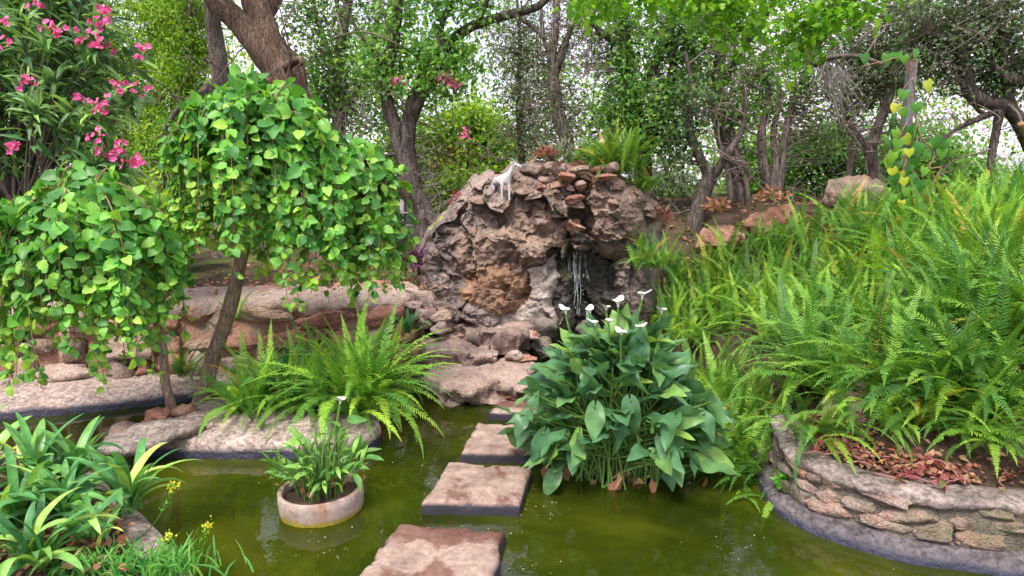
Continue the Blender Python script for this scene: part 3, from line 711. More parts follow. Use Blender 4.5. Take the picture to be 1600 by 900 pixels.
# ------------------------------------------------------------------ right curved wall
rw = thing('curved_stone_wall', (1.6, 3.0, .05), 'curved low stone wall with flat coping at the right pond edge', 'wall')
rpath = resample([G(a, b)[:2] for a, b in [(1172, 716), (1180, 738), (1197, 785), (1250, 826), (1350, 862), (1450, 886), (1600, 905), (1900, 945)]], 200)
# path runs left to right, land lies on its left hand side
mb = MB(); mb.add(*sweep(rpath, [(-.01, -.38), (0, .0), (.004, .03), (.015, .05), (.05, .065), (.11, .085), (.16, .09)], .008, 50, 200)); part('footing', mb, M['footing'], rw)
mb = MB(); mb.add(*sweep(rpath, [(.085, .02), (.09, .09), (.1, .17), (.112, .25), (.14, .28), (.32, .29)], .022, 51, 200, 9)); part('mortar_core', mb, M['mortar'], rw)
mb = MB(); mb.add(*sweep(rpath, [(.115, .235), (.096, .25), (.09, .272), (.098, .284), (.108, .291), (.17, .295), (.235, .293), (.25, .29), (.26, .25)], .015, 52, 200, 8)); part('coping', mb, M['coping'], rw)
r = np.random.default_rng(33); T = nrm(np.gradient(rpath, axis=0)); N = np.stack([-T[:, 1], T[:, 0]], 1)
Lr = np.concatenate([[0], np.cumsum(np.linalg.norm(np.diff(rpath, axis=0), axis=1))])
z = .075
for row, hgt in enumerate((.075, .06, .055)):
    s = .1+r.uniform(0, .1)
    while s < Lr[-1]-.2:
        w = r.uniform(.1, .3); q = s+w/2; i = int(np.searchsorted(Lr, q)); i = min(i, 199)
        if r.uniform() > .04:
            p = rpath[i]+N[i]*(.1+.009*row); hh = hgt*r.uniform(.8, 1.35)
            put_stone(rw, r.choice(['grey', 'grey', 'grey', 'pink', 'grey', 'grey', 'red'] if row == 2 else ['grey', 'grey', 'grey', 'grey', 'pink']), (p[0], p[1], z+hgt/2+r.normal()*.008), (w*.5, r.uniform(.03, .045), hh*.55), math.atan2(T[i][1], T[i][0])+r.normal()*.05, tilt=.1, r=r)
        s += w
    z += hgt
boulder('rock', 'r_brown', U(1352, 602, 3.75), (.14, .12, .085), 81, 'brown rock among the ferns above the curved wall', amp=.02, freq=5, crack=.01)
boulder('rock', 'r_brown', U(1345, 640, 3.62), (.17, .13, .09), 82, 'wide brown stone lying behind the wall coping', amp=.02, freq=5, crack=.01)
def onground(px, Y, up=0.):
    x = (px-800)*mpp(Y); return np.array([x, Y, gh(x, Y)+up])
boulder('boulder', 'r_grey', onground(1335, 8.2, .1), (.44, .4, .28), 83, 'large rounded grey boulder on the bank beside the vine post', sub=5, amp=.04, freq=2.5, box=.95)
boulder('boulder', 'r_red', onground(1205, 7.9, .1), (.34, .3, .24), 84, 'brown angular boulder with dead leaves under the forked trees', sub=5, amp=.05, freq=3, crack=.03)
boulder('boulder', 'r_red', onground(1125, 7.8, .1), (.3, .3, .18), 85, 'low brown boulder beside the dark forked trunk', sub=5, amp=.05, freq=3, crack=.03)

#MARK2
# ------------------------------------------------------------------ plants: leaf shapes
def blade_grid(L, Wf, nt=7, fold=.12, droop=.25, wavy=0., curl=0., seed=0, base_lobe=0.):
    """a leaf lying along +Y, width profile Wf(t), folded at the midrib and bent down to its tip"""
    r = np.random.default_rng(seed); t = np.linspace(0, 1, nt)**(1.25 if nt > 12 else 1); rows = []
    ph = r.uniform(0, 6.28)
    for i, q in enumerate(t):
        w = Wf(q); y = L*q; z = -droop*L*q*q
        back = base_lobe*L*max(0, 1-q*3.2)
        for s in (-1, -.5, 0, .5, 1):
            rows.append([s*w, y-abs(s)*back, z+fold*abs(s)*w-curl*s*s*w*.6+wavy*w*math.sin(q*11+ph+s*1.5)*abs(s)])
    V = np.array(rows); j = np.arange(nt-1)[:, None]*5; i = np.arange(4)[None]
    return V, np.stack([j+i, j+i+1, j+5+i+1, j+5+i], -1).reshape(-1, 4)
def w_heart(q): return .41*max(0, math.sin(math.pi*min(1, (q+.07)/1.07)**.82))**.75*(1 if q < .97 else .3)*(1+.07*math.cos(q*7*math.pi))
def leaf_small(w=.32, fold=.12):
    V = np.array([[0, 0, 0], [-w, .38, fold*w*2], [w, .38, fold*w*2], [0, .42, 0], [-w*.55, .78, fold*w-.05], [w*.55, .78, fold*w-.05], [0, 1, -.14]])
    F = np.array([[0, 3, 1], [0, 2, 3], [1, 3, 4], [3, 2, 5], [3, 6, 4], [3, 5, 6]])
    return V, F
KITE = (np.array([[0, 0, 0], [-.3, .45, .06], [.3, .45, .06], [0, 1, -.08]]), np.array([[0, 2, 3], [0, 3, 1]]))
KITE_N = (np.array([[0, 0, 0], [-.16, .45, .03], [.16, .45, .03], [0, 1, -.1]]), np.array([[0, 2, 3], [0, 3, 1]]))
LEAF6 = leaf_small()
LANCE = leaf_small(.12, .1)
LOBED = (np.array([[0, 0, 0], [-.5, .2, 0], [-.2, .42, .03], [-.42, .72, 0], [0, 1, -.1], [.42, .72, 0], [.2, .42, .03], [.5, .2, 0], [0, .45, 0]]),
         np.array([[0, 8, 1], [1, 8, 2], [2, 8, 3], [3, 8, 4], [4, 8, 5], [5, 8, 6], [6, 8, 7], [7, 8, 0]]))
def basis(d, n):
    d = nrm(d); x = nrm(np.cross(d, n)); n = np.cross(x, d); return np.stack([x, d, n], -1)
def place(mb, tpl, pos, B, sc, m=0):
    V, F = tpl; N = len(pos); k = len(V)
    W_ = np.einsum('nij,kj->nki', B, V)*np.asarray(sc).reshape(N, 1, 1)+pos[:, None]
    FF = (F[None]+(np.arange(N)*k)[:, None, None]).reshape(-1, F.shape[1])
    mb.add(W_.reshape(-1, 3), FF if F.shape[1] == 3 else None, FF if F.shape[1] == 4 else None, m)
CAMP = np.array([0, 0, CAMH])
def mat4(B, p, s):
    return Matrix(((B[0][0]*s, B[0][1]*s, B[0][2]*s, p[0]), (B[1][0]*s, B[1][1]*s, B[1][2]*s, p[1]), (B[2][0]*s, B[2][1]*s, B[2][2]*s, p[2]), (0, 0, 0, 1)))
def leaves_split(parent, tpls, mat_o, mat_s, pos, B, sc, nobj=300, name='leaf', colr=None, young=None, ymat=None):
    """the leaves that show largest become parts of their own, the rest one part"""
    key = np.linalg.norm(pos-CAMP, axis=1); px = 800+FPX*pos[:, 0]/pos[:, 1]
    key = key+np.where((px < -10) | (px > 1610), 50, 0)
    order = np.argsort(key); a, b = order[:nobj], order[nobj:]
    mes = [mesh_np(name, V, F, mat_o) for V, F in tpls]; off = np.array(parent.location)
    for i in a:
        o = link(name, mes[int(i) % len(mes)], parent); o.matrix_basis = mat4(B[i], pos[i]-off, float(sc[i]))
        if colr is not None: o.color = colr
        if young is not None: g = .85+.35*float(_hash(np.array([i]), np.array([3]), np.array([5]), 1)[0]); o.color = (1.35*g, 1.2*g, .9*g, 1) if young[i] else (g, g, g, 1)
    if len(b):
        mb = MB()
        for k in range(len(tpls)):
            s = b[b % len(tpls) == k]
            for ym in (0, 1):
                q = s if young is None else s[young[s] == bool(ym)]
                if len(q) and (young is not None or ym == 0): place(mb, tpls[k], pos[q], B[q], np.asarray(sc)[q], ym)
        part('foliage', mb, mat_s if young is None else [mat_s, ymat], parent, True, 'stuff')

# ------------------------------------------------------------------ trees
class Tree:
    def __init__(s, name, base, label, cat='tree', bark='bark_grey', group=None):
        s.o = thing(name, base, label, cat, group); s.bark = M[bark]; s.pts = []; s.tw = MB(); s.cr = {}; s.r = np.random.default_rng(abs(hash(label)) % 9999 if False else sum(map(ord, label)))
    def limb(s, pts, name='limb', k=10, n=None, rough=.07, mat=None):
        """pts: (px, py, depth, radius)"""
        P = [U(a, b, Y) for a, b, Y, _ in pts]; R = [q[3] for q in pts]
        n = n or 8*len(pts); C, RR = resample(P, n, R)
        jit = fbm(C*3+len(s.pts), 2, len(s.pts)+3)[:, None]*np.array([1, .6, .2])*RR[:, None]*.22; C = C+jit
        part(name, tube(C, np.maximum(RR, .004), k, rough=rough, seed=len(s.pts)), mat or s.bark, s.o)
        for c, q in zip(C, RR): s.pts.append((c, q))
        return C
    def clump(s, px, py, Y, rx, ry, rd, ntw, nl, tpl, mat, size, spread=.12, droop=.3, twig_r=.006, up=1.0, chain=None):
        r = s.r; m = mpp(Y); A = np.array([p for p, _ in s.pts]); c = U(px, py, Y)
        if mat in ('mid', 'dark', 'grey'): size *= .76; nl = int(nl*1.45)
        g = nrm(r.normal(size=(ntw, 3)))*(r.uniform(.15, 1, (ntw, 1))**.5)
        E = c+g*np.array([rx*m, rd, ry*m]); key = (id(tpl), mat)
        if key not in s.cr: s.cr[key] = [tpl, mat, [], [], []]
        for e in E[:max(3, int(ntw*(.8 if mat in ('mid', 'dark', 'grey') else .95)))]:
            dd = np.linalg.norm(A-e, axis=1)+.6*np.maximum(0, A[:, 2]-e[2])
            a = A[int(np.argmin(dd*(1+.25*r.uniform(size=len(A)))))]
            L = np.linalg.norm(e-a); q = (a+e)/2+r.normal(size=3)*L*.13+np.array([0, 0, L*.1])
            P = resample([a, q, e], 7); P[1:-1] += r.normal(size=(5, 3))*L*.02
            tr = min(twig_r*(1+L*.8), .03)
            tube(P, np.linspace(tr, twig_r*.35, 7), 4, s.tw, cap=False)
            k = max(1, int(nl*r.uniform(.6, 1.4)))
            t = r.uniform(.45, 1.0, k)**.6; bp = np.stack([np.interp(t, np.linspace(0, 1, 7), P[:, j]) for j in range(3)], 1)
            pos = bp+r.normal(size=(k, 3))*spread*np.array([1, 1, .7])
            d = nrm(r.normal(size=(k, 3))+nrm(pos-bp+1e-6)*.8+np.array([0, 0, -droop])); n = r.normal(size=(k, 3))*.7+np.array([0, -.25, up])
            s.cr[key][2].append(pos); s.cr[key][3].append(basis(d, n)); s.cr[key][4].append(size*r.uniform(.6, 1.25, k))
    def bare(s, px, py, Y, rx, ry, rd, n, rad=.005, wig=.06, mat='twig', hang=0.):
        r = s.r; m = mpp(Y); A = np.array([p for p, _ in s.pts]); mb = s.tw if mat == 'twig' else MB()
        for i in range(n):
            e = U(px, py, Y)+nrm(r.normal(size=3))*r.uniform(.2, 1)*np.array([rx*m, rd, ry*m])
            a = A[int(np.argmin(np.linalg.norm(A-e, axis=1)*(1+.4*r.uniform(size=len(A)))))]; L = np.linalg.norm(e-a)
            k = 9; t = np.linspace(0, 1, k)[:, None]; P = a*(1-t)+e*t+np.cumsum(r.normal(size=(k, 3))*wig*L*.4, 0)*(t*(1.4-t)); P[:, 2] -= hang*L*(t[:, 0]**2)
            tube(resample(P, 14), np.linspace(rad*(1+L*.5), rad*.4, 14), 4, mb, cap=False)
            for b in range(2):
                i0 = int(r.integers(3, 8)); q = P[i0]; f = q+r.normal(size=3)*L*.22
                tube(resample([q, (q+f)/2+r.normal(size=3)*L*.04, f], 6), np.linspace(rad*.8, rad*.3, 6), 3, mb, cap=False)
        if mat != 'twig': part('dry_twigs', mb, M[mat], s.o, True, 'stuff')
    def branches(s, n, reach, rad=.012):
        """crooked secondary branches that leave the limbs and show between the leaves"""
        r = s.r; A = [p for p, q in s.pts if q > .02]
        for i in range(n):
            p = A[int(r.integers(len(A)))].copy(); d = nrm(np.array([r.normal(), r.normal()*.5-.15, r.uniform(-.1, .9)])); P = [p]; L = reach*r.uniform(.6, 1.4)
            for j in range(7):
                d = nrm(d+r.normal(size=3)*.38+np.array([0, 0, .04])); P.append(P[-1]+d*L/7)
            q = rad*r.uniform(.6, 1.5); tube(resample(P, 22), np.linspace(q, q*.3, 22), 5, s.tw, cap=False)
            for b in range(3):
                e = P[int(r.integers(2, 7))]; f = e+r.normal(size=3)*L*.22+np.array([0, 0, .05]); g = f+r.normal(size=3)*L*.16
                tube(resample([e, f, g], 10), np.linspace(q*.5, q*.2, 10), 4, s.tw, cap=False)
    def done(s):
        if len([1 for p, q in s.pts if q > .02]) > 30: s.branches(14, .9)
        if s.tw.n: part('twigs', s.tw, M['twig'], s.o, True, 'stuff')
        first = True
        by = {}
        for tpl, mat, P, B, C in s.cr.values():
            by.setdefault(mat, MB()); place(by[mat], tpl, np.concatenate(P), np.concatenate(B), np.concatenate(C))
        for mat, mb in by.items(): part('blossom' if mat in ('lilac', 'pink') else 'crown', mb, M[mat], s.o, True, 'stuff')
        return s.o
def gp(px, Y): 
    x = (px-800)*mpp(Y); return (x, Y, gh(x, Y))

# big forked tree
t = Tree('forked_tree', gp(505, 8), 'massive brown tree trunk forking into two thick limbs behind the tall weeping tree', bark='bark_big')
t.limb([(530, 470, 8, .38), (508, 330, 8, .29), (490, 240, 8, .25), (470, 178, 8, .23), (448, 130, 8, .225), (430, 92, 8, .2), (418, 55, 8, .165), (402, 10, 8.05, .155), (388, -50, 8.1, .14), (372, -160, 8.1, .12), (380, -300, 8, .08)], 'trunk', 28, 120, .045)
t.limb([(456, 150, 7.97, .17), (432, 112, 7.9, .16), (404, 76, 7.86, .14), (374, 38, 7.83, .13), (344, 2, 7.8, .125), (300, -50, 7.8, .11), (250, -120, 7.7, .09), (220, -220, 7.6, .06)], 'limb', 20, 70, .05)
t.limb([(405, 30, 8.2, .12), (440, -20, 8.3, .1), (500, -100, 8.5, .08), (560, -200, 8.6, .05)], 'limb')
t.limb([(372, 145, 7.7, .03), (380, 125, 7.65, .035), (398, 119, 7.6, .035), (420, 126, 7.6, .04), (450, 150, 7.75, .05)], 'broken_branch')
t.limb([(447, 105, 7.8, .05), (468, 92, 7.6, .035), (472, 100, 7.55, .02)], 'branch_stub')
for a in [(300, -150, 7.5, 160, 90, .9), (430, -240, 8, 200, 110, 1.1), (560, -150, 8.5, 120, 90, .9)]: t.clump(*a, 60, 26, KITE, 'mid', .11)
t.done()
t = Tree('tree', gp(350, 8.6), 'straight brown trunk with a sawn off stub left of the massive forked tree', bark='bark_grey')
t.limb([(352, 430, 8.6, .15), (352, 300, 8.6, .14), (350, 200, 8.6, .14), (347, 150, 8.6, .13), (341, 110, 8.6, .11), (335, 60, 8.6, .1), (330, 0, 8.6, .1), (322, -90, 8.6, .09), (318, -220, 8.6, .06)], 'trunk', 14, 70)
t.limb([(350, 165, 8.6, .12), (332, 150, 8.5, .1), (318, 136, 8.42, .085)], 'sawn_stub', 12, 20)
t.limb([(368, 150, 8.5, .03), (355, 118, 8.45, .03), (335, 100, 8.4, .025), (315, 92, 8.35, .015)], 'branch')
for a in [(300, -120, 8.6, 110, 90, .9)]: t.clump(*a, 40, 24, KITE, 'mid', .1)
t.done()

# feathery yellow green tree behind the oleander
t = Tree('feathery_tree', gp(230, 9.5), 'dense feathery yellow green tree behind the pink flowering shrub', bark='bark_grey')
t.limb([(215, 460, 9.5, .16), (222, 330, 9.5, .13), (235, 200, 9.5, .1), (250, 80, 9.5, .07), (255, -60, 9.5, .05)], 'trunk')
t.limb([(228, 270, 9.5, .07), (180, 170, 9.3, .05), (130, 60, 9.2, .03)]); t.limb([(238, 180, 9.5, .05), (270, 120, 9.3, .04), (290, 60, 9.2, .03), (300, 0, 9.1, .02)])
t.limb([(220, 300, 9.4, .06), (265, 190, 9.0, .035), (290, 160, 8.9, .02)])
for a in [(120, 60, 9.6, 120, 90, .6), (230, 30, 9.6, 110, 80, .6), (290, 100, 9.4, 45, 60, .5), (230, 140, 9.5, 95, 70, .6), (150, 190, 9.5, 100, 70, .6), (265, 230, 9.4, 50, 60, .5), (60, 160, 9.7, 110, 110, .6), (220, 270, 9.3, 70, 50, .5), (280, 30, 9.4, 50, 50, .5), (20, 40, 9.7, 90, 90, .5), (200, -80, 9.6, 150, 70, .7), (40, -80, 9.6, 130, 70, .7)]:
    t.clump(*a, 95, 56, KITE_N, 'lime', .075, .1, .9, .004)
t.done()
t = Tree('bush', gp(255, 7.2), 'pale green bush between the two weeping trees', 'bush')
t.limb([(262, 430, 7.2, .03), (265, 380, 7.2, .02), (262, 330, 7.2, .015)], 'trunk')
t.clump(262, 350, 7.2, 50, 62, .35, 70, 26, KITE, 'lime', .07, .06); t.clump(180, 300, 7.6, 60, 40, .35, 40, 24, KITE, 'lime', .07, .06); t.done()

# slim grey tree
t = Tree('tree', gp(530, 10.5), 'slim grey trunk with a Y shaped fork right of the massive tree', bark='bark_grey')
t.limb([(528, 330, 10.5, .12), (528, 230, 10.5, .115), (532, 150, 10.5, .1), (530, 90, 10.5, .085), (540, 30, 10.5, .075), (548, -40, 10.5, .06), (550, -140, 10.5, .04)], 'trunk')
t.limb([(532, 190, 10.5, .07), (552, 150, 10.4, .06), (570, 120, 10.4, .045), (585, 60, 10.4, .035), (600, -20, 10.4, .025)])
t.limb([(530, 120, 10.5, .06), (510, 70, 10.5, .04), (490, 10, 10.5, .03), (478, -60, 10.4, .02)]); t.limb([(538, 50, 10.5, .04), (525, 0, 10.4, .03), (522, -60, 10.4, .02)])
for a in [(500, 70, 10.5, 50, 75, .7), (570, 60, 10.4, 60, 80, .7), (510, 160, 10.6, 50, 50, .5), (585, 160, 10.4, 50, 60, .5), (540, -60, 10.5, 120, 70, .9)]: t.clump(*a, 48, 22, KITE, 'mid', .1, .13)
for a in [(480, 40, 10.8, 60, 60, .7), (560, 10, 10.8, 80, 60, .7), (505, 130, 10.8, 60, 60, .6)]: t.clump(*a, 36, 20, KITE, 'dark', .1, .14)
t.bare(540, 120, 10.4, 80, 110, .5, 60); t.bare(560, 190, 9.5, 60, 90, .4, 30, .004, .07, 'twig_pale'); t.done()

# twin trunk tree
t = Tree('twin_trunk_tree', gp(660, 7.4), 'dark twin trunked tree left of the rock with a branch arching right', bark='bark_dark')
t.limb([(672, 420, 7.4, .22), (664, 370, 7.4, .15), (654, 325, 7.4, .13), (643, 280, 7.4, .115), (638, 235, 7.4, .09), (642, 180, 7.4, .08), (655, 135, 7.4, .075), (676, 100, 7.4, .065), (700, 70, 7.4, .055), (735, 42, 7.35, .05), (790, 24, 7.3, .045), (840, 10, 7.3, .04), (870, -20, 7.3, .03)], 'trunk', 14, 110)
t.limb([(648, 300, 7.4, .1), (632, 250, 7.4, .085), (618, 205, 7.4, .08), (604, 160, 7.4, .07), (606, 110, 7.4, .06), (618, 60, 7.4, .06), (622, 0, 7.4, .055), (626, -90, 7.4, .04)], 'trunk', 12, 80)
t.limb([(645, 190, 7.4, .05), (665, 140, 7.3, .045), (690, 95, 7.2, .04), (690, 40, 7.2, .03), (720, -20, 7.2, .025)]); t.limb([(745, 38, 7.35, .035), (760, 5, 7.3, .03), (775, -50, 7.3, .02)])
t.limb([(800, 22, 7.3, .03), (830, 40, 7.2, .022), (850, 60, 7.1, .012)]); t.limb([(608, 120, 7.4, .04), (585, 80, 7.4, .03), (560, 50, 7.4, .02), (535, 0, 7.4, .015)])
t.limb([(655, 330, 7.35, .07), (678, 345, 7.3, .07), (682, 362, 7.25, .06)], 'branch_stub'); t.limb([(636, 240, 7.4, .03), (600, 245, 7.3, .02), (575, 275, 7.2, .012)])
for a in [(680, 75, 7.3, 55, 50, .45), (655, 110, 7.3, 45, 40, .35), (715, 100, 7.3, 35, 35, .3), (610, 60, 7.4, 50, 60, .4), (590, 120, 7.4, 40, 40, .3), (650, 20, 7.3, 70, 50, .45), (720, 10, 7.3, 50, 35, .4), (690, 130, 7.2, 45, 35, .3), (630, -60, 7.4, 110, 50, .6), (800, -30, 7.3, 90, 40, .5)]: t.clump(*a, 24, 20, LEAF6, 'mid', .085, .1)
t.bare(640, 200, 7.4, 70, 130, .4, 34, .004); t.bare(690, 270, 7.6, 60, 90, .4, 26, .0035, .07, 'twig_pale'); t.bare(760, 40, 7.3, 90, 40, .3, 16, .004)
mb = MB(); r = t.r
for (a, b) in [(688, 122), (700, 120), (712, 132), (727, 210), (619, 124), (705, 128)]:
    n = 22; pos = U(a, b, 7.0)+r.normal(size=(n, 3))*.03; place(mb, KITE, pos, basis(r.normal(size=(n, 3)), r.normal(size=(n, 3))), r.uniform(.03, .05, n))
part('blossom', mb, M['pink'], t.o, True, 'stuff'); t.done()

# lime trees beyond
t = Tree('lime_green_tree', gp(740, 12), 'bright lime green tree in the gap behind the twin trunks', bark='bark_grey')
t.limb([(740, 350, 12, .1), (735, 280, 12, .08), (742, 210, 12, .05), (730, 150, 12, .03)], 'trunk'); t.limb([(736, 280, 12, .05), (700, 220, 12, .03), (680, 170, 12, .02)]); t.limb([(740, 260, 12, .05), (780, 230, 12, .03), (800, 210, 12, .02)])
for a in [(720, 210, 12, 60, 45, .7), (770, 240, 12, 60, 40, .7), (700, 270, 12, 70, 45, .7), (760, 285, 11.6, 70, 35, .6), (690, 310, 11, 60, 40, .6), (740, 190, 12, 50, 30, .6), (640, 250, 12, 60, 70, .6), (580, 290, 11.8, 60, 60, .6)]: t.clump(*a, 60, 26, KITE, 'lime', .1, .13)
t.clump(700, 260, 11.5, 50, 60, .4, 30, 20, KITE_N, 'litter', .07, .12); t.bare(690, 280, 10.5, 60, 60, .4, 24, .004); t.done()

# thin grey leaved trees above the rock
t = Tree('thin_tree', gp(815, 10.2), 'thin tree with sparse grey leaves directly above the goat statue', bark='bark_dark')
t.limb([(818, 330, 10.2, .06), (816, 260, 10.2, .05), (812, 200, 10.2, .045), (809, 140, 10.2, .04), (812, 80, 10.2, .03), (808, 0, 10.2, .02), (806, -80, 10.2, .015)], 'trunk')
for a in [(800, 110, 10.2, 42, 60, .5), (815, 180, 10.2, 45, 50, .5), (790, 60, 10.2, 45, 50, .5), (835, 120, 10.2, 40, 60, .5), (840, 50, 10.3, 50, 50, .5), (830, 220, 10.2, 50, 35, .4)]: t.clump(*a, 44, 18, KITE_N, 'grey', .1, .15)
t.bare(815, 120, 10.2, 60, 140, .5, 30, .0045); t.done()
t = Tree('tree', gp(885, 9.6), 'crooked grey trunk leaning left behind the top of the rock', bark='bark_grey')
t.limb([(900, 320, 9.6, .12), (888, 230, 9.6, .1), (874, 185, 9.6, .095), (867, 140, 9.6, .085), (864, 95, 9.6, .07), (868, 40, 9.6, .055), (872, -30, 9.6, .045), (878, -120, 9.6, .03)], 'trunk')
t.limb([(866, 120, 9.6, .055), (880, 80, 9.5, .05), (895, 40, 9.5, .035), (925, 0, 9.4, .025)]); t.limb([(866, 100, 9.6, .04), (850, 60, 9.6, .03), (845, 0, 9.6, .02)])
for a in [(870, 60, 9.6, 60, 60, .6), (900, 180, 9.6, 50, 50, .5), (860, 200, 9.8, 60, 50, .5), (880, -60, 9.6, 110, 60, .7), (850, 130, 9.9, 50, 70, .5)]: t.clump(*a, 36, 18, KITE_N, 'grey', .1, .15)
t.bare(870, 110, 9.5, 80, 130, .5, 70, .0045); t.done()

t = Tree('jacaranda_tree', gp(985, 9.2), 'dark trunk with lilac blossom and dense green leaves above the right of the rock', bark='bark_dark')
t.limb([(1015, 340, 9.2, .14), (1000, 230, 9.2, .12), (988, 150, 9.2, .11), (978, 80, 9.2, .1), (968, 10, 9.2, .09), (962, -90, 9.2, .06)], 'trunk')
t.limb([(990, 160, 9.2, .06), (1020, 110, 9.1, .05), (1045, 50, 9.0, .04), (1060, -20, 9.0, .03)]); t.limb([(975, 70, 9.2, .05), (940, 50, 9.2, .04), (910, 20, 9.3, .02)])
t.limb([(1005, 240, 9.2, .08), (1030, 200, 9.1, .07), (1050, 140, 9.1, .06), (1050, 60, 9.0, .05), (1042, -40, 9.0, .03)])
for a in [(960, 130, 9.0, 45, 60, .5), (1000, 170, 8.9, 50, 55, .5), (960, 190, 9.0, 45, 40, .4), (1010, 60, 9.0, 70, 60, .6), (960, 20, 9.0, 70, 50, .6), (1060, 30, 9.0, 60, 60, .6), (1060, 110, 9.0, 45, 50, .5), (1040, 180, 9.0, 50, 50, .5)]:
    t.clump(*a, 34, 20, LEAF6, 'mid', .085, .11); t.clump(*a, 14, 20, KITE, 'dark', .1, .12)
for a in [(915, 60, 9.6, 50, 50, .4), (935, 95, 9.6, 45, 30, .4), (1030, 130, 9.8, 60, 60, .4), (960, 80, 9.8, 40, 50, .4), (900, 20, 9.8, 40, 40, .4)]: t.clump(*a, 26, 16, KITE, 'lilac', .06, .1)
t.bare(1010, 140, 9, 80, 150, .5, 80, .0045); t.done()

# right hand group
t = Tree('forked_tree', gp(1092, 8.5), 'dark V forked trunk with bare limbs behind the brown boulder', bark='bark_dark')
t.limb([(1080, 375, 8.5, .13), (1090, 330, 8.5, .1), (1102, 295, 8.5, .095), (1108, 275, 8.5, .08), (1098, 255, 8.5, .06), (1084, 225, 8.5, .055), (1076, 190, 8.5, .045), (1082, 140, 8.5, .035), (1070, 80, 8.5, .025)], 'trunk')
t.limb([(1104, 290, 8.5, .07), (1122, 265, 8.45, .06), (1138, 240, 8.4, .05), (1160, 200, 8.4, .035), (1165, 140, 8.4, .02)])
for a in [(1080, 170, 8.6, 50, 60, .5), (1050, 220, 8.8, 45, 40, .4)]: t.clump(*a, 34, 20, LEAF6, 'dark', .085, .1)
t.bare(1090, 200, 8.5, 80, 100, .5, 36, .0045); t.done()
t = Tree('tree', gp(1160, 9), 'leaning trunk wrapped by pale vine stems above the leaf covered boulder', bark='bark_grey')
t.limb([(1166, 345, 9, .12), (1160, 300, 9, .11), (1150, 250, 9, .1), (1136, 210, 9, .095), (1124, 175, 9, .085), (1122, 120, 9, .08), (1132, 60, 9, .07), (1140, -20, 9, .05), (1150, -120, 9, .04)], 'trunk')
t.limb([(1140, 345, 8.85, .035), (1142, 300, 8.85, .04), (1135, 260, 8.85, .035), (1120, 210, 8.85, .03), (1110, 160, 8.8, .025)], 'vine_stem'); t.limb([(1170, 340, 8.85, .035), (1166, 290, 8.85, .035), (1150, 240, 8.85, .03), (1140, 190, 8.85, .03)], 'vine_stem')
t.limb([(1126, 130, 9, .05), (1170, 60, 8.4, .05), (1210, 0, 7.4, .045), (1240, -60, 6.4, .04), (1260, -80, 5.8, .03)]); t.limb([(1225, -30, 6.9, .03), (1150, -50, 6.2, .025), (1080, -50, 5.8, .02), (990, -50, 5.6, .015)]); t.limb([(1240, -60, 6.4, .03), (1300, -60, 5.8, .025), (1380, -40, 5.6, .015)])
for a in [(1110, 90, 9, 60, 70, .5), (1080, 30, 9, 60, 60, .5), (1130, 160, 9, 50, 50, .4), (1160, 20, 9.2, 80, 60, .6)]: t.clump(*a, 44, 20, LEAF6, 'mid', .085, .1)
for a in [(1180, 20, 5.8, 75, 42, .35), (1260, 20, 5.7, 85, 40, .35), (1190, 80, 5.8, 55, 38, .3), (1240, 85, 5.8, 30, 35, .25), (1330, 10, 5.7, 50, 25, .25), (1120, 5, 5.7, 50, 25, .25), (940, 5, 5.6, 75, 25, .25), (1030, -10, 5.6, 60, 25, .25)]: t.clump(*a, 28, 15, LOBED, 'maple', .062, .1, .5, .003)
t.bare(1150, 130, 8.8, 90, 120, .5, 80, .0045); t.bare(1110, 150, 8.6, 70, 130, .4, 40, .004, .07, 'twig_pale'); t.done()
t = Tree('multi_stem_tree', gp(1208, 9), 'pale multi stemmed trunk between the leaning trunk and the grey boulder', bark='bark_grey')
t.limb([(1210, 345, 9, .14), (1206, 310, 9, .12), (1200, 285, 9, .09), (1192, 245, 9, .06), (1190, 200, 9, .05), (1200, 150, 9, .04), (1190, 90, 9, .03)], 'trunk')
t.limb([(1210, 310, 8.95, .09), (1220, 265, 8.95, .06), (1226, 215, 8.95, .05), (1240, 160, 8.9, .045), (1260, 110, 8.9, .04), (1290, 40, 8.9, .03)]); t.limb([(1204, 310, 8.9, .06), (1212, 260, 8.9, .045), (1208, 210, 8.9, .04), (1220, 150, 8.9, .03)])
t.limb([(1262, 105, 8.9, .035), (1300, 90, 8.0, .03), (1340, 88, 7.5, .025), (1380, 100, 7.2, .015)])
for a in [(1220, 120, 9.1, 60, 60, .5), (1280, 60, 9, 70, 60, .5), (1185, 150, 9.2, 45, 50, .4), (1290, 180, 9.2, 60, 60, .4)]: t.clump(*a, 34, 18, KITE, 'mid', .085, .11); t.clump(*a, 22, 16, KITE, 'grey', .085, .11)
t.bare(1230, 160, 8.9, 90, 130, .5, 90, .0045); t.bare(1240, 140, 8.7, 90, 120, .4, 50, .004, .07, 'twig_pale'); t.bare(1320, 140, 8.2, 60, 80, .4, 50, .004, .07, 'twig_pale', .25); t.done()
t = Tree('thin_tree', gp(1325, 9.2), 'very thin bare stem rising behind the grey boulder', bark='bark_grey')
t.limb([(1322, 330, 9.2, .045), (1328, 270, 9.2, .04), (1330, 215, 9.2, .035), (1320, 160, 9.2, .03), (1330, 90, 9.2, .02)], 'trunk'); t.bare(1325, 170, 9.2, 60, 90, .4, 22, .0045)
for a in [(1330, 60, 9.2, 80, 60, .6), (1340, 130, 9.4, 60, 50, .5)]: t.clump(*a, 40, 18, KITE, 'grey', .085, .12)
t.done()
t = Tree('tree', gp(1375, 8.7), 'pale kinked trunk just left of the vine covered post', bark='bark_grey')
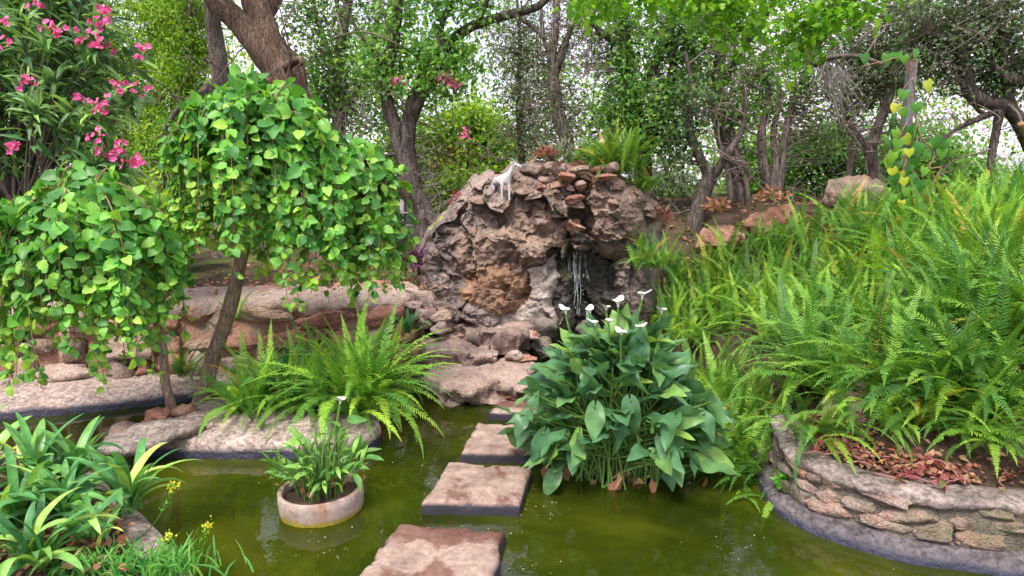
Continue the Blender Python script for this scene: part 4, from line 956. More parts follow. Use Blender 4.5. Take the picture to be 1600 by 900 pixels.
t.limb([(1382, 345, 8.7, .09), (1374, 300, 8.7, .085), (1366, 265, 8.7, .075), (1360, 240, 8.7, .075), (1368, 205, 8.7, .065), (1384, 165, 8.7, .06), (1400, 110, 8.7, .05), (1410, 50, 8.7, .04), (1415, -40, 8.7, .03)], 'trunk')
t.limb([(1362, 245, 8.7, .04), (1345, 215, 8.6, .03), (1325, 190, 8.5, .02)]); t.limb([(1390, 150, 8.7, .04), (1440, 110, 8.7, .03), (1480, 70, 8.7, .02)])
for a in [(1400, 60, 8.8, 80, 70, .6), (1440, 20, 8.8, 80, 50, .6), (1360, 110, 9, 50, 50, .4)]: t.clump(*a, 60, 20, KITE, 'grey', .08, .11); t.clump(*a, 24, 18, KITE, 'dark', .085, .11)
t.bare(1400, 130, 8.6, 80, 110, .5, 90, .0045); t.done()
t = Tree('twisted_tree', gp(1640, 7.6), 'dark twisting limbs of a tree at the right edge', bark='bark_dark')
t.limb([(1680, 420, 7.6, .16), (1650, 300, 7.6, .12), (1605, 212, 7.6, .085), (1585, 182, 7.6, .08), (1565, 165, 7.6, .075), (1535, 158, 7.6, .075), (1515, 140, 7.6, .075), (1508, 105, 7.6, .07), (1502, 80, 7.6, .06), (1480, 62, 7.6, .04), (1440, 50, 7.6, .03)], 'trunk', 12, 90)
t.limb([(1590, 190, 7.6, .06), (1575, 150, 7.6, .055), (1570, 100, 7.6, .045), (1558, 50, 7.6, .04), (1540, 0, 7.6, .035), (1530, -80, 7.6, .02)]); t.limb([(1508, 100, 7.6, .05), (1515, 50, 7.6, .045), (1535, 10, 7.6, .035), (1550, -60, 7.6, .025)])
t.limb([(1565, 165, 7.6, .05), (1556, 210, 7.6, .045), (1548, 260, 7.6, .04), (1545, 330, 7.6, .04)]); t.limb([(1562, 172, 7.6, .04), (1530, 185, 7.6, .035), (1490, 205, 7.6, .02), (1450, 240, 7.6, .012)])
t.limb([(1600, 130, 7.5, .05), (1570, 118, 7.5, .045), (1550, 100, 7.5, .03)]); t.limb([(1605, 215, 7.6, .035), (1598, 200, 7.45, .03), (1595, 193, 7.4, .03)], 'sawn_stub', mat=M['r_orange'])
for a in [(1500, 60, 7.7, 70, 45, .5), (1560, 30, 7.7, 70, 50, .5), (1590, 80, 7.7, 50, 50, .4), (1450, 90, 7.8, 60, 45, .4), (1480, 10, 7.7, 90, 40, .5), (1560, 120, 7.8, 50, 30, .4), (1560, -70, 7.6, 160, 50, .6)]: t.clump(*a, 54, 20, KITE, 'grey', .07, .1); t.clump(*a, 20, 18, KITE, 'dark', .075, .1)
t.bare(1500, 140, 7.6, 110, 110, .4, 110, .0045, .07); t.bare(1570, 210, 7.6, 60, 70, .4, 26, .004, .07); t.done()
# dark bushes behind the right bank
for i, (a, b, rx, ry, Y, mt, lab) in enumerate([(1290, 240, 85, 70, 11, 'dark', 'dark green round bush behind the grey boulder'), (1180, 260, 80, 60, 12, 'mid', 'dark bush between the forked trunks at the back'), (1440, 250, 70, 60, 10.5, 'mid', 'green bush behind the vine post at right'), (1385, 260, 60, 50, 11.5, 'dark', 'dark bush left of the vine post'), (1050, 290, 60, 40, 12, 'grey', 'pale thin bush right of the rock top'), (1500, 270, 60, 30, 11, 'mid', 'low green bush under the twisting limbs')]):
    t = Tree('bush', gp(a, Y), lab, 'bush', 'bark_dark')
    t.limb([(a, 340, Y, .06), (a+5, b+20, Y, .05), (a-5, b-10, Y, .02)], 'trunk')
    t.clump(a, b, Y, rx, ry, .6, 130 if i < 2 else 85, 26, KITE, mt, .11, .12); t.clump(a, b+30, Y, rx, ry*.6, .6, 60, 22, KITE, 'mid', .1, .12); t.done()

# far wood
KS = ['mid', 'lime', 'grey', 'lilac']; mb = MB(); r = np.random.default_rng(77)
for i in range(500):
    Y = r.uniform(13, 22); px = r.uniform(-150, 1750) if i < 340 else r.choice([r.uniform(-900, -150), r.uniform(1750, 2500)]); top = np.interp(px, [-150, 450, 600, 900, 1300, 1480, 1750], [40, 40, 60, 90, 60, 80, 110])
    py = r.uniform(top, 345); k = 150
    mt = r.choice(['mid', 'lime', 'grey', 'lime', 'mid', 'lime'] if px < 850 else ['mid', 'lime', 'lilac', 'mid', 'grey', 'lime'])
    pos = U(px, py, Y)+r.normal(size=(k, 3))*np.array([.75, .7, .5]); place(mb, KITE, pos, basis(r.normal(size=(k, 3)), r.normal(size=(k, 3))+np.array([0, -.4, 1])), r.uniform(.08, .15, k), KS.index(mt))
tag(link('distant_wood', mb.mesh('distant_wood', [M[k] for k in KS])), 'mixed green foliage filling the gaps between the far trunks', 'wood', kind='stuff')

# ------------------------------------------------------------------ weeping mulberry trees
MUL = []
for i in range(5):
    V, F = blade_grid(1, w_heart, 8, .18+.06*i, .1+.08*i, .09, .15, 200+i, .05); MUL.append((V, F))
def mulberry(label, trunk, apexes, nbr, seed, base_col=None):
    r = np.random.default_rng(seed); b = U(*trunk[0][:3]); o = thing('weeping_mulberry_tree', (b[0], b[1], .12), label, 'tree', 'weeping mulberry trees')
    P = [U(a, c, Y) for a, c, Y, _ in trunk]; C, RR = resample(P, 50, [q[3] for q in trunk])
    C[:, 0] += .006*np.sin(np.arange(50)*.5); part('trunk', tube(C, RR, 12, rough=.1, seed=seed), M['bark_young'], o)
    head = C[-1]; PP = []; DD = []; NN = []; TT = []; tw = MB(); q = 0
    for (ax, ay, aY, rx, rd, h, n) in apexes:        # apex px, horizontal reach (m), hang (m)
        A = U(ax, ay, aY)
        for k in range(n):
            az = r.uniform(0, 6.283); rr = r.uniform(.25, 1)**.55; e = np.array([math.cos(az)*rx*rr, math.sin(az)*rd*rr, 0])
            hang = h*r.uniform(.55, 1.22)*(.45+.55*rr) if rr > .45 else h*r.uniform(.15, .5)
            e = e*r.uniform(.82, 1.18); top = A+e*.45+np.array([0, 0, .07*r.normal()-.02]); sh = A+e*.92+np.array([0, 0, -.13*rr*rr-.05*abs(r.normal())])
            low = A+e*1.06+np.array([0, 0, -.1-hang*.55]); end = A+e*1.05+r.normal(size=3)*.03+np.array([0, 0, -.12-hang])
            B = resample([head, (head+A)/2+np.array([0, 0, .05]), A+np.array([0, 0, -.03]), top, sh, low, end], 40)
            rad = np.interp(np.arange(40), [0, 14, 40], [.012, .006, .002])
            q += 1
            tube(B, rad, 5, tw, cap=False)
            L = np.linalg.norm(np.diff(B[14:], axis=0), axis=1).sum(); m = max(4, int(L/.0185))
            t = np.sort(r.uniform(14, 39.5, m)); pos = np.stack([np.interp(t, np.arange(40), B[:, j]) for j in range(3)], 1)
            tan = np.stack([np.interp(t, np.arange(40), np.gradient(B[:, j])) for j in range(3)], 1); tan = nrm(tan)
            out = nrm(pos-np.array([A[0], A[1], 0])*np.array([1, 1, 0])-np.array([0, 0, 1])*pos[:, 2:]+1e-5)
            sd = nrm(np.cross(tan, out))*np.where(np.arange(m) % 2 == 0, 1, -1)[:, None]
            d = nrm(sd*.7+out*.45+np.array([0, 0, -.55])+r.normal(size=(m, 3))*.5); nn = out*.8+np.array([0, -.25, .6])+r.normal(size=(m, 3))*.55
            PP.append(pos+d*.02+r.normal(size=(m, 3))*.012); DD.append(d); NN.append(nn); TT.append((t-14)/26)
    part('branches', tw, M['stem_brown'], o, True, 'stuff')
    pos = np.concatenate(PP); B = basis(np.concatenate(DD), np.concatenate(NN)); tip = np.concatenate(TT); sc = (.036+.073*r.beta(2, 2.4, len(pos)))*(1.12-.5*tip**2)
    leaves_split(o, MUL, M['mulb_o'], M['mulb_s'], pos, B, sc, 300, young=(tip+.25*r.normal(size=len(pos)) > .92), ymat=M['mulb_y'])
    print('mulberry', len(pos)); return o
mulberry('shorter weeping tree with broad green leaves at far left on a thin straight trunk',
         [(272, 664, 4.36, .035), (262, 610, 4.36, .031), (252, 540, 4.36, .028), (240, 470, 4.36, .028), (222, 400, 4.3, .026), (190, 345, 4.25, .024), (150, 318, 4.2, .022)],
         [(140, 300, 4.15, .5, .45, .74, 48), (25, 335, 4.05, .42, .35, .8, 32), (200, 348, 4.25, .25, .35, .6, 18), (110, 325, 3.95, .42, .3, .82, 26)], 0, 61)
mulberry('tall weeping tree with broad green leaves on a leaning trunk beside the fern',
         [(308, 645, 4.67, .062), (328, 580, 4.67, .054), (352, 500, 4.67, .05), (375, 420, 4.67, .046), (390, 340, 4.67, .038), (396, 260, 4.67, .036), (398, 200, 4.67, .034), (396, 165, 4.67, .03)],
         [(392, 148, 4.6, .46, .45, .95, 46), (350, 190, 4.5, .38, .35, .85, 24), (470, 220, 4.65, .38, .4, .9, 26), (545, 240, 4.7, .36, .35, .75, 34), (585, 320, 4.75, .2, .25, .5, 14), (420, 165, 4.4, .4, .3, .8, 22)], 0, 62)

# ------------------------------------------------------------------ ferns
def frond_mesh(seed, a0, a1, wid=.066, pairs=44, twist=0.):
    """sword fern frond of unit length growing from the origin outwards along +Y; a0, a1: angle from vertical at base and tip"""
    r = np.random.default_rng(seed); n = 26; t = np.linspace(0, 1, n); ang = np.radians(a0+(a1-a0)*t**1.25)
    dy, dz = np.sin(ang), np.cos(ang); P = np.stack([np.cumsum(np.sin(t*2.2+seed)*twist)/n, np.cumsum(dy)/n, np.cumsum(dz)/n], 1); P -= P[0]
    mb = MB(); tube(P, np.linspace(.0055, .0015, n), 3, mb, cap=False)
    T = nrm(np.gradient(P, axis=0)); X = np.tile([1., 0, 0], (n, 1)); Nn = np.cross(X, T)
    V = []; F3 = []; F4 = []
    for s in (-1, 1):
        for i in range(pairs):
            q = .07+.925*(i+.5*(s > 0)*.6)/pairs
            p, tt, nn = [np.array([np.interp(q, t, A[:, j]) for j in range(3)]) for A in (P, T, Nn)]
            ln = wid*min(1, .35+q*3.2)*max(.10, (1-max(0, (q-.35)/.65)**2.1))*r.uniform(.86, 1.1)
            if r.uniform() < .015: continue
            sw = math.radians(10+26*q+r.normal()*5); d = nrm(np.array([s*1.0, 0, 0])*math.cos(sw)+tt*math.sin(sw)+nn*(.12+r.normal()*.10))
            wd = .92/pairs*.34; b = len(V); e = d*ln; sag = -nn*ln*.16
            V += [p-tt*wd*.6, p+tt*wd*.8, p+e*.5-tt*wd*1.0+sag*.2, p+e*.5+tt*wd*.95+sag*.2, p+e+tt*wd*.5+sag]
            F4.append([b, b+1, b+3, b+2] if s < 0 else [b, b+2, b+3, b+1]); F3.append([b+2, b+3, b+4] if s < 0 else [b+2, b+4, b+3])
    mb.add(np.array(V), F3, F4)
    return mb.mesh('frond', M['fern_o'])
FR = {'up': [frond_mesh(300+i, 2+3*i, 28+9*i) for i in range(4)], 'arch': [frond_mesh(310+i, 12+4*i, 78+9*i, twist=.1) for i in range(5)], 'droop': [frond_mesh(320+i, 25+6*i, 120+9*i, twist=.12) for i in range(4)]}
def fern(base, n, length, label, group='sword ferns', mix=(.3, .45, .25), seed=0, col=(1, 1, 1, 1), az=None, spread=.08, name='fern'):
    r = np.random.default_rng(seed+500); o = thing(name, base, label, 'fern', group)
    for k in range(int(n*(2.4 if group != 'ferns along the top of the right bank' else 2.8))):
        kind = r.choice(['up', 'arch', 'droop'], p=mix); me = FR[kind][int(r.integers(len(FR[kind])))]
        a = r.uniform(0, 6.283) if az is None else az[0]+r.normal()*az[1]
        L = length*1.12*r.uniform(.55, 1.15); p = np.array([r.normal()*spread, r.normal()*spread, 0])
        f = link('frond', me, o, p, (r.normal()*.14-.05, r.normal()*.16, a), (L, L, L)); g = r.uniform(.82, 1.15)
        f.color = (col[0]*g, col[1]*g, col[2]*g, 1)
    return o
# azimuth: frond +Y turned by a about Z; a = pi points to the viewer
zt = .13
C1 = G(470, 640, zt); C2 = G(560, 640, zt); C3 = G(395, 648, zt)
fern(C2, 95, .70, 'big bushy light green fern spilling over the tip of the concrete peninsula', seed=1, mix=(.2, .43, .37), col=(1.45, 1.4, 1.1, 1), spread=.09)
fern(C1+np.array([-.02, .05, 0]), 55, .58, 'dark green fern in the middle of the peninsula behind the planter', seed=2, mix=(.25, .45, .3), col=(1.05, 1.1, .95, 1))
fern(C3+np.array([0, .04, 0]), 42, .52, 'smaller fern at the foot of the leaning trunk', seed=3, mix=(.2, .4, .4), col=(1.3, 1.3, 1, 1))
fern(U(285, 588, 5.1), 16, .34, 'small fern growing at the base of the red wall between the trunks', seed=4, mix=(.2, .5, .3), spread=.03)
fern(U(368, 500, 5.15), 9, .28, 'tiny fern sprouting from the red wall behind the leaning trunk', seed=5, mix=(.2, .5, .3), spread=.02)
r = np.random.default_rng(90)
# right bank of ferns: (px, depth, fronds, length, label, colour)
lime, mid_, deep = (1.4, 1.32, .95, 1), (1.15, 1.15, .92, 1), (1.0, 1.06, .88, 1)  # plant variety, plus the bank's brighter top and darker front light put into colour
BANK = [
 (1170, 3.95, 48, .66, 'fern hanging over the left end of the curved wall towards the water', mid_, (.2, .35, .45)),
 (1240, 3.72, 34, .5, 'low fern beside the two brown stones on the wall', mid_, (.15, .45, .4)),
 (1125, 4.3, 46, .72, 'fern just right of the big calla clump', mid_, (.3, .45, .25)),
 (1205, 4.25, 48, .72, 'upright fern rising in the middle of the right bank', (1.15, 1.15, 1, 1), (.3, .45, .25)),
 (1300, 4.2, 48, .7, 'deep green fern above the brown stones on the wall', mid_, (.25, .45, .3)),
 (1440, 3.62, 60, .66, 'large deep green fern arching over the red stems on the wall', deep, (.15, .45, .4)),
 (1555, 3.4, 60, .7, 'large fern with long hanging fronds at the right edge above the wall', deep, (.25, .4, .35)),
 (1640, 3.75, 50, .85, 'tall upright dark fern cut by the right edge of the photo', deep, (.4, .4, .2)),
 (1385, 4.4, 34, .62, 'fern in the shade behind the large arching ferns', mid_, (.4, .45, .15)),
 (1520, 4.45, 36, .75, 'tall fern standing behind the right edge ferns', (.95, 1.05, 1, 1), (.6, .3, .1)),
 (1085, 4.75, 48, .72, 'fern between the calla clump and the pale middle row fern', mid_, (.25, .45, .3)),
 (1165, 4.65, 46, .7, 'fern hanging over the bare earth slope right of the calla clump', mid_, (.2, .45, .35)),
 (1110, 5.0, 40, .62, 'fern filling the bank behind the calla clump near the alcove', mid_, (.2, .45, .35)),
 (1150, 4.95, 36, .6, 'fern above the earth slope between calla clump and upright fern', mid_, (.2, .45, .35)),
 (1345, 3.85, 34, .6, 'fern directly behind the two brown stones on the wall', mid_, (.25, .45, .3)),
 (1500, 3.95, 40, .72, 'dense fern between the two large arching ferns on the right', deep, (.4, .4, .2)),
 (1040, 5.15, 44, .66, 'fern drooping beside the waterfall behind the white calla flowers', (.95, 1.05, 1, 1), (.2, .45, .35)),
 (1130, 5.2, 34, .58, 'pale fern in the middle row behind the calla clump', (1.15, 1.15, 1, 1), (.35, .45, .2)),
 (1230, 5.2, 34, .58, 'fern of the middle row above the upright fern', (1.1, 1.12, 1, 1), (.25, .5, .25)),
 (1330, 5.3, 34, .58, 'fern of the middle row below the grey boulder', (1.1, 1.12, 1, 1), (.25, .5, .25)),
 (1440, 5.2, 34, .66, 'light fern below the vine covered post', lime, (.5, .35, .15)),
 (1560, 5.1, 34, .75, 'tall lime green fern at the upper right of the bank', lime, (.6, .3, .1)),
]
for i, (px, Y, n, L, lab, c, mix) in enumerate(BANK):
    x = (px-800)*mpp(Y); fern((x, Y, gh(x, Y)-.02), n, L, lab, seed=20+i, mix=mix, col=c, spread=.10)
for i, (px, Y, lab) in enumerate([(1185, 3.78, 'fern draping over the left end of the curved wall above the small weed'), (1225, 3.56, 'fern draping onto the coping left of the brown stones'), (1285, 3.5, 'fern draping in front of the two brown stones'), (1395, 3.42, 'short fern draping down behind the red creeping stems'), (1490, 3.27, 'short fern draping towards the middle of the wall coping'), (1585, 3.12, 'short fern draping onto the coping near the right photo edge')]):
    x = (px-800)*mpp(Y); fern((x, Y, gh(x, Y)+.02), 17, .46, lab, seed=150+i, mix=(.05, .4, .55), col=mid_, az=(math.pi, .9), spread=.1)
ORD = ['first', 'second', 'third', 'fourth', 'fifth', 'sixth', 'seventh', 'eighth', 'ninth', 'tenth', 'eleventh', 'twelfth']
for row, (nm_, cells) in enumerate([('front', [(1030, 5.8), (1085, 5.9), (1140, 5.95), (1195, 6.0), (1250, 5.9), (1305, 6.0), (1360, 5.9), (1420, 6.0), (1485, 5.9), (1550, 6.0), (1615, 5.9)]),
                                    ('middle', [(1012, 6.35), (1050, 6.5), (1100, 6.6), (1160, 6.55), (1220, 6.65), (1280, 6.6), (1340, 6.7), (1400, 6.6), (1465, 6.7), (1530, 6.6), (1600, 6.7)]),
                                    ('back', [(1030, 7.1), (1070, 7.3), (1130, 7.35), (1190, 7.4), (1250, 7.35), (1310, 7.45), (1370, 7.4), (1440, 7.4), (1510, 7.45), (1590, 7.4)])]):
    for j, (px, Y) in enumerate(cells):
        x = (px-800)*mpp(Y)
        fern((x, Y, gh(x, Y)-.02), 24 if row < 2 else 18, r.uniform(.42, .58) if px < 1400 else r.uniform(.52, .7), 'bright fern %s from the rock in the %s row atop the right bank' % (ORD[j], nm_), group='ferns along the top of the right bank', seed=60+row*20+j, mix=(.28, .5, .22), col=(1.25+r.normal()*.12, 1.24, .95, 1), spread=.14)  # raised tint: the stronger light up here put into frond colour, with random variety
# ferns on the rock
fern(U(962, 272, 6.5), 70, .5, 'grassy light fern crowning the right top of the waterfall rock', seed=101, mix=(.4, .35, .25), col=(1.35, 1.25, .95, 1), spread=.1)
fern(U(1000, 300, 6.5), 26, .36, 'small fern hanging down the right shoulder of the rock', seed=102, mix=(.1, .4, .5), col=(1.2, 1.2, .95, 1), spread=.06)
fern(U(1022, 420, 6.0), 26, .42, 'fern tuft at the right side of the waterfall alcove', seed=103, mix=(.2, .4, .4), col=(1.1, 1.15, 1, 1), spread=.06)

# ------------------------------------------------------------------ calla lilies
def w_arrow(q): return .5*max(.03 if q > .5 else .14, math.sin(math.pi*min(1., q)**.6)**.85)
def calla_leaf(parent, root, att, dirv, L, Wd, r, mat, st_r=.007, wavy=.24):
    up = np.array([0, 0, 1.]); d = nrm(np.asarray(dirv)); h = np.array([d[0], d[1], 0]); 
    P = resample([root, root+(att-root)*np.array([.25, .25, .55]), att-d*.02*L+np.array([0, 0, -.02*L]), att], 12)
    mb = MB(); tube(P, np.linspace(st_r, st_r*.55, 12), 5, mb, 1, cap=False) if False else tube(P, np.linspace(st_r, st_r*.55, 12), 5, mb, m=1, cap=False)
    V, F = blade_grid(1, lambda q: w_arrow(q)*Wd, 14, .45, r.uniform(.05, .45), wavy, r.uniform(.1, .5), int(r.integers(1e6)), .26)
    B = basis(d[None], (up+r.normal(size=3)*.5-h*.15)[None])[0]
    mb.add((V*L)@B.T+att, None, F)
    return part('leaf', mb, [M[mat], M['stem_green']], parent)
def spathe(parent, top, root, s, r, face=(-.3, -.6)):
    n, m = 20, 7; V = []; a = np.arange(n)*2*math.pi/n; ax = nrm(np.array([r.normal()*.2, r.normal()*.2, 1.]))
    for j in range(m):
        t = j/(m-1); rad = .10+.12*t+.42*max(0, t-.35)**1.5*1.6; z = t*1.0
        for q in a:
            tip = max(0, math.cos(q))**6; rr = rad*(1+tip*.75*t*t); V.append([rr*math.cos(q), rr*math.sin(q), z+.22*t*t*tip-.22*t*t*t*(1-tip)+.04*math.sin(3*q)*t])
    V = np.array(V)*s; az = r.uniform(0, 6.28); ca, sa = math.cos(az), math.sin(az); V = V@np.array([[ca, sa, 0], [-sa, ca, 0], [0, 0, 1]])
    tl = r.uniform(-.35, .35), r.uniform(.0, .35)
    V = V+np.outer(V[:, 2], [tl[0], -tl[1], 0])
    j = np.arange(m-1)[:, None]*n; a0 = np.arange(n)[None]; a1 = (np.arange(n)+1)[None] % n
    mb = MB(); mb.add(V+top, None, np.stack([j+a0, j+a1, j+n+a1, j+n+a0], -1).reshape(-1, 4))
    f = part('flower', mb, M['white'], parent)
    mb = tube([top+np.array([0, 0, .15])*s, top+np.array([tl[0]*.4, -tl[1]*.4, .75])*s], [.05*s, .035*s], 6); sp_ = MB()
    part('spadix', mb, M['spadix'], f)
    P = resample([root, root*.4+top*.6+np.array([0, 0, .05]), top-np.array([0, 0, .05*s]), top+np.array([0, 0, .1*s])], 14)
    part('flower_stalk', tube(P, np.linspace(.008, .0055, 14), 6), M['stem_green'], f)
c0 = G(966, 738, 0); ca_o = thing('calla_lily', c0, 'large clump of calla lilies with white flowers standing in the pond', 'plant')
r = np.random.default_rng(404); cY = c0[1]
nL = 0
for i in range(290):                                     # blades over a dome, tips outward and down
    az = r.uniform(0, 2*math.pi); el = r.uniform(.0, 1)**.8
    rx, ry, rz = .53, .42, .86
    ph = el*math.pi/2; rr = r.uniform(.72, 1.0)
    att = c0+np.array([rx*math.cos(az)*math.cos(ph), ry*math.sin(az)*math.cos(ph), 0])*rr+np.array([-.0, 0, .16+.66*math.sin(ph)*rr])
    att[2] += r.normal()*.03
    h = np.array([math.cos(az), math.sin(az), 0]); d = h*r.uniform(.6, 1.1)+np.array([0, 0, r.uniform(-.3, .5)+.6*math.sin(ph)])+r.normal(size=3)*.4
    root = c0+np.array([r.normal()*.13, r.normal()*.1, -.02])
    L = r.uniform(.12, .215); calla_leaf(ca_o, root, att, d, L, r.uniform(.44, .64), r, 'calla')
for i in range(75):                                      # lower skirt of leaves
    az = r.uniform(0, 2*math.pi); h = np.array([math.cos(az), math.sin(az), 0]); q = r.uniform(.7, 1.0)
    att = c0+np.array([.6*h[0]*q, .4*h[1]*q, r.uniform(.12, .5)])
    calla_leaf(ca_o, c0+np.array([r.normal()*.12, r.normal()*.09, -.02]), att, h*.8+np.array([0, 0, r.uniform(-.45, .35)])+r.normal(size=3)*.4, r.uniform(.12, .2), r.uniform(.5, .7), r, 'calla')
for (a, b, z) in [(1000, 700, .2), (1040, 735, .12), (905, 690, .22), (850, 690, .26), (965, 668, .3), (1095, 660, .3), (900, 715, .16), (930, 650, .36), (985, 640, .4), (1050, 690, .2), (870, 700, .2), (820, 660, .3), (840, 630, .42), (1110, 640, .35)]:
    att = U(a, b-12, cY-.34+.0004*abs(a-955)); root = c0+np.array([r.normal()*.1, -.05, -.02])
    calla_leaf(ca_o, root, att, ((a-955)*.004, -.5, -.9+r.normal()*.2), r.uniform(.13, .18), .62, r, 'calla')
for (a, b, dy, s) in [(884, 486, .05, .075), (922, 486, .0, .07), (966, 474, .0, .085), (947, 480, .08, .06), (1003, 462, .05, .08), (1034, 486, .05, .075), (970, 522, -.2, .075), (1001, 512, -.1, .07), (931, 505, -.05, .065), (951, 503, -.1, .07)]:
    spathe(ca_o, U(a, b+6, cY+dy), c0+np.array([r.normal()*.1, r.normal()*.08, 0]), s*.64, r)
mb = MB()                                                # withered leaves at the water
for i in range(26):
    p = c0+np.array([r.normal()*.16, -.12+r.normal()*.08, r.uniform(.02, .14)]); place(mb, LEAF6, p[None], basis(np.array([[r.normal()*.3, r.normal()*.3, -1.]]), r.normal(size=(1, 3))), [r.uniform(.06, .12)])
part('withered_leaves', mb, M['litter'], ca_o, True, 'stuff')

# planter
pc = G(503, 793, 0); pot = thing('planter', pc, 'round pale terracotta planter standing in the pond', 'planter')
def lathe(prof, n=56, wob=.0, seed=0):
    a = np.arange(n)*2*math.pi/n; V = np.concatenate([np.column_stack([np.cos(a)*q, np.sin(a)*q, np.full(n, z)]) for q, z in prof])
    if wob: V = V+fbm(V*14, 3, seed)[:, None]*wob*nrm(V*np.array([1, 1, 0])+1e-6)
    m = len(prof); j = np.arange(m-1)[:, None]*n; a0 = np.arange(n)[None]; a1 = (np.arange(n)+1)[None] % n
    return V, None, np.stack([j+a0, j+a1, j+n+a1, j+n+a0], -1).reshape(-1, 4)
R0 = .215
V, f3, F = lathe([(R0-.025, -.36), (R0-.012, -.03), (R0, .02), (R0+.004, .08), (R0+.002, .11), (R0-.008, .118), (R0-.022, .114), (R0-.026, .09), (R0-.03, .04)], 64, .004, 2)
V[:, 2] += V[:, 0]*.03; mb = MB(); mb.add(V+pc, None, F); part('pot', mb, M['pot'], pot)
mb = MB(); V, f3, F = lathe([(R0-.024, .078), (.12, .086), (.06, .09), (.001, .092)], 40); V[:, 2] += fbm(V*20, 3, 4)*.012+V[:, 0]*.03; mb.add(V+pc, None, F); part('potting_soil', mb, M['soil'], pot)
pl = thing('calla_lily', pc+np.array([0, 0, .09]), 'small calla lily plant with one white flower growing in the round planter', 'plant')
for i in range(125):
    az = r.uniform(0, 6.283); q = r.uniform(.1, 1)**.6; h = np.array([math.cos(az), math.sin(az), 0])
    root = pc+h*.12*r.uniform(0, 1)+np.array([0, 0, .08]); att = pc+np.array([h[0]*.24*q, h[1]*.2*q, .15+r.uniform(.05, .26)*(1.15-.5*q)])
    calla_leaf(pl, root, att, h*.6+np.array([0, 0, r.uniform(.0, 1.1)])+r.normal(size=3)*.3, r.uniform(.055, .1), r.uniform(.24, .42), r, 'potleaf', .004, .12)
spathe(pl, U(531, 632, pc[1]+.02), pc+np.array([.06, 0, .1]), .045, r)
for (a, b, z) in [(548, 655, .3), (520, 660, .28), (470, 690, .26), (445, 745, .16), (548, 725, .2), (575, 715, .2)]:
    calla_leaf(pl, pc+np.array([.03, 0, .09]), U(a, b, pc[1]), ((a-503)*.02, -.4, .1), .09, .5, r, 'potleaf', .0045, .1)
mb = MB()
for i in range(24):
    p = pc+np.array([r.normal()*.09, r.normal()*.09, .12+abs(r.normal())*.03]); place(mb, LEAF6, p[None], basis(np.array([[r.normal(), r.normal(), .5]]), r.normal(size=(1, 3))), [r.uniform(.03, .06)])
part('withered_leaves', mb, M['litter'], pl, True, 'stuff')

# ------------------------------------------------------------------ strap leaved plants
def strap_mesh(seed, a0, a1, wid=.095, fold=.3, tw=.15):
    r = np.random.default_rng(seed); n = 16; t = np.linspace(0, 1, n); ang = np.radians(a0+(a1-a0)*t**1.6)
    P = np.stack([np.sin(t*2+seed)*.05*tw*4, np.cumsum(np.sin(ang))/n, np.cumsum(np.cos(ang))/n], 1); P -= P[0]
    T = nrm(np.gradient(P, axis=0)); N = np.cross(np.tile([1., 0, 0], (n, 1)), T); V = []
    for i in range(n):
        w = wid*(.55+.45*min(1, t[i]*3))*(1-t[i]**5)**.8*(1 if i < n-1 else .05); x = np.array([math.cos(tw*math.sin(t[i]*3+seed)), 0, math.sin(tw*math.sin(t[i]*3+seed))])
        for s in (-1, -.5, 0, .5, 1): V.append(P[i]+x*s*w*.5+N[i]*abs(s)*w*fold*.5*(1-.6*t[i]))
    j = np.arange(n-1)[:, None]*5; i = np.arange(4)[None]
    return mesh_np('leaf', np.array(V), np.stack([j+i, j+i+1, j+5+i+1, j+5+i], -1).reshape(-1, 4), M['strap'])
STR = [strap_mesh(600+i, 6+5*(i % 5), 70+17*(i % 6)) for i in range(11)]
def strap_plant(base, n, L, label, seed, col=(1, 1, 1, 1), group='strap leaved plants on the near left bank'):
    r = np.random.default_rng(seed); o = thing('strap_leaf_plant', base, label, 'plant', group)
    for k in range(int(n*1.5)):
        q = L*r.uniform(.65, 1.15); f = link('leaf', STR[int(r.integers(len(STR)))], o, (r.normal()*.02, r.normal()*.02, 0), (r.normal()*.15, r.normal()*.15, k*2.4+r.normal()*.3), (q*r.uniform(.85, 1.25), q, q)); g = r.uniform(.85, 1.15); f.color = (col[0]*g, col[1]*g, col[2]*g, 1)
SP = [(60, 770, 20, .44, 'strap leaf plant at the back left of the near bank beside the stream'), (118, 762, 20, .4, 'strap leaf plant with raised leaves next to the jutting flat slab'), (195, 800, 20, .42, 'strap leaf plant whose leaves hang over the pond at the bank corner'),
      (105, 825, 20, .42, 'strap leaf plant in the middle of the near left bank'), (10, 840, 20, .46, 'strap leaf plant at the left photo edge halfway down the bank'), (60, 890, 18, .4, 'strap leaf plant with yellow speckled leaves at the bottom left corner'), (-40, 780, 18, .46, 'strap leaf plant cut by the left photo edge at the stream'), (150, 860, 14, .34, 'small strap leaf plant above the grass tuft')]
for i, (a, b, n, L, lab) in enumerate(SP): strap_plant(G(a, b, .18), n, L, lab, 700+i)
strap_plant(G(445, 632, .14), 20, .5, 'dark broad strap leaf plant inside the fern clump', 720, (.6, .75, .8, 1)); strap_plant(U(640, 520, 5.4), 9, .32, 'dark strap leaf plant beside the stone steps', 721, (.55, .75, .7, 1))

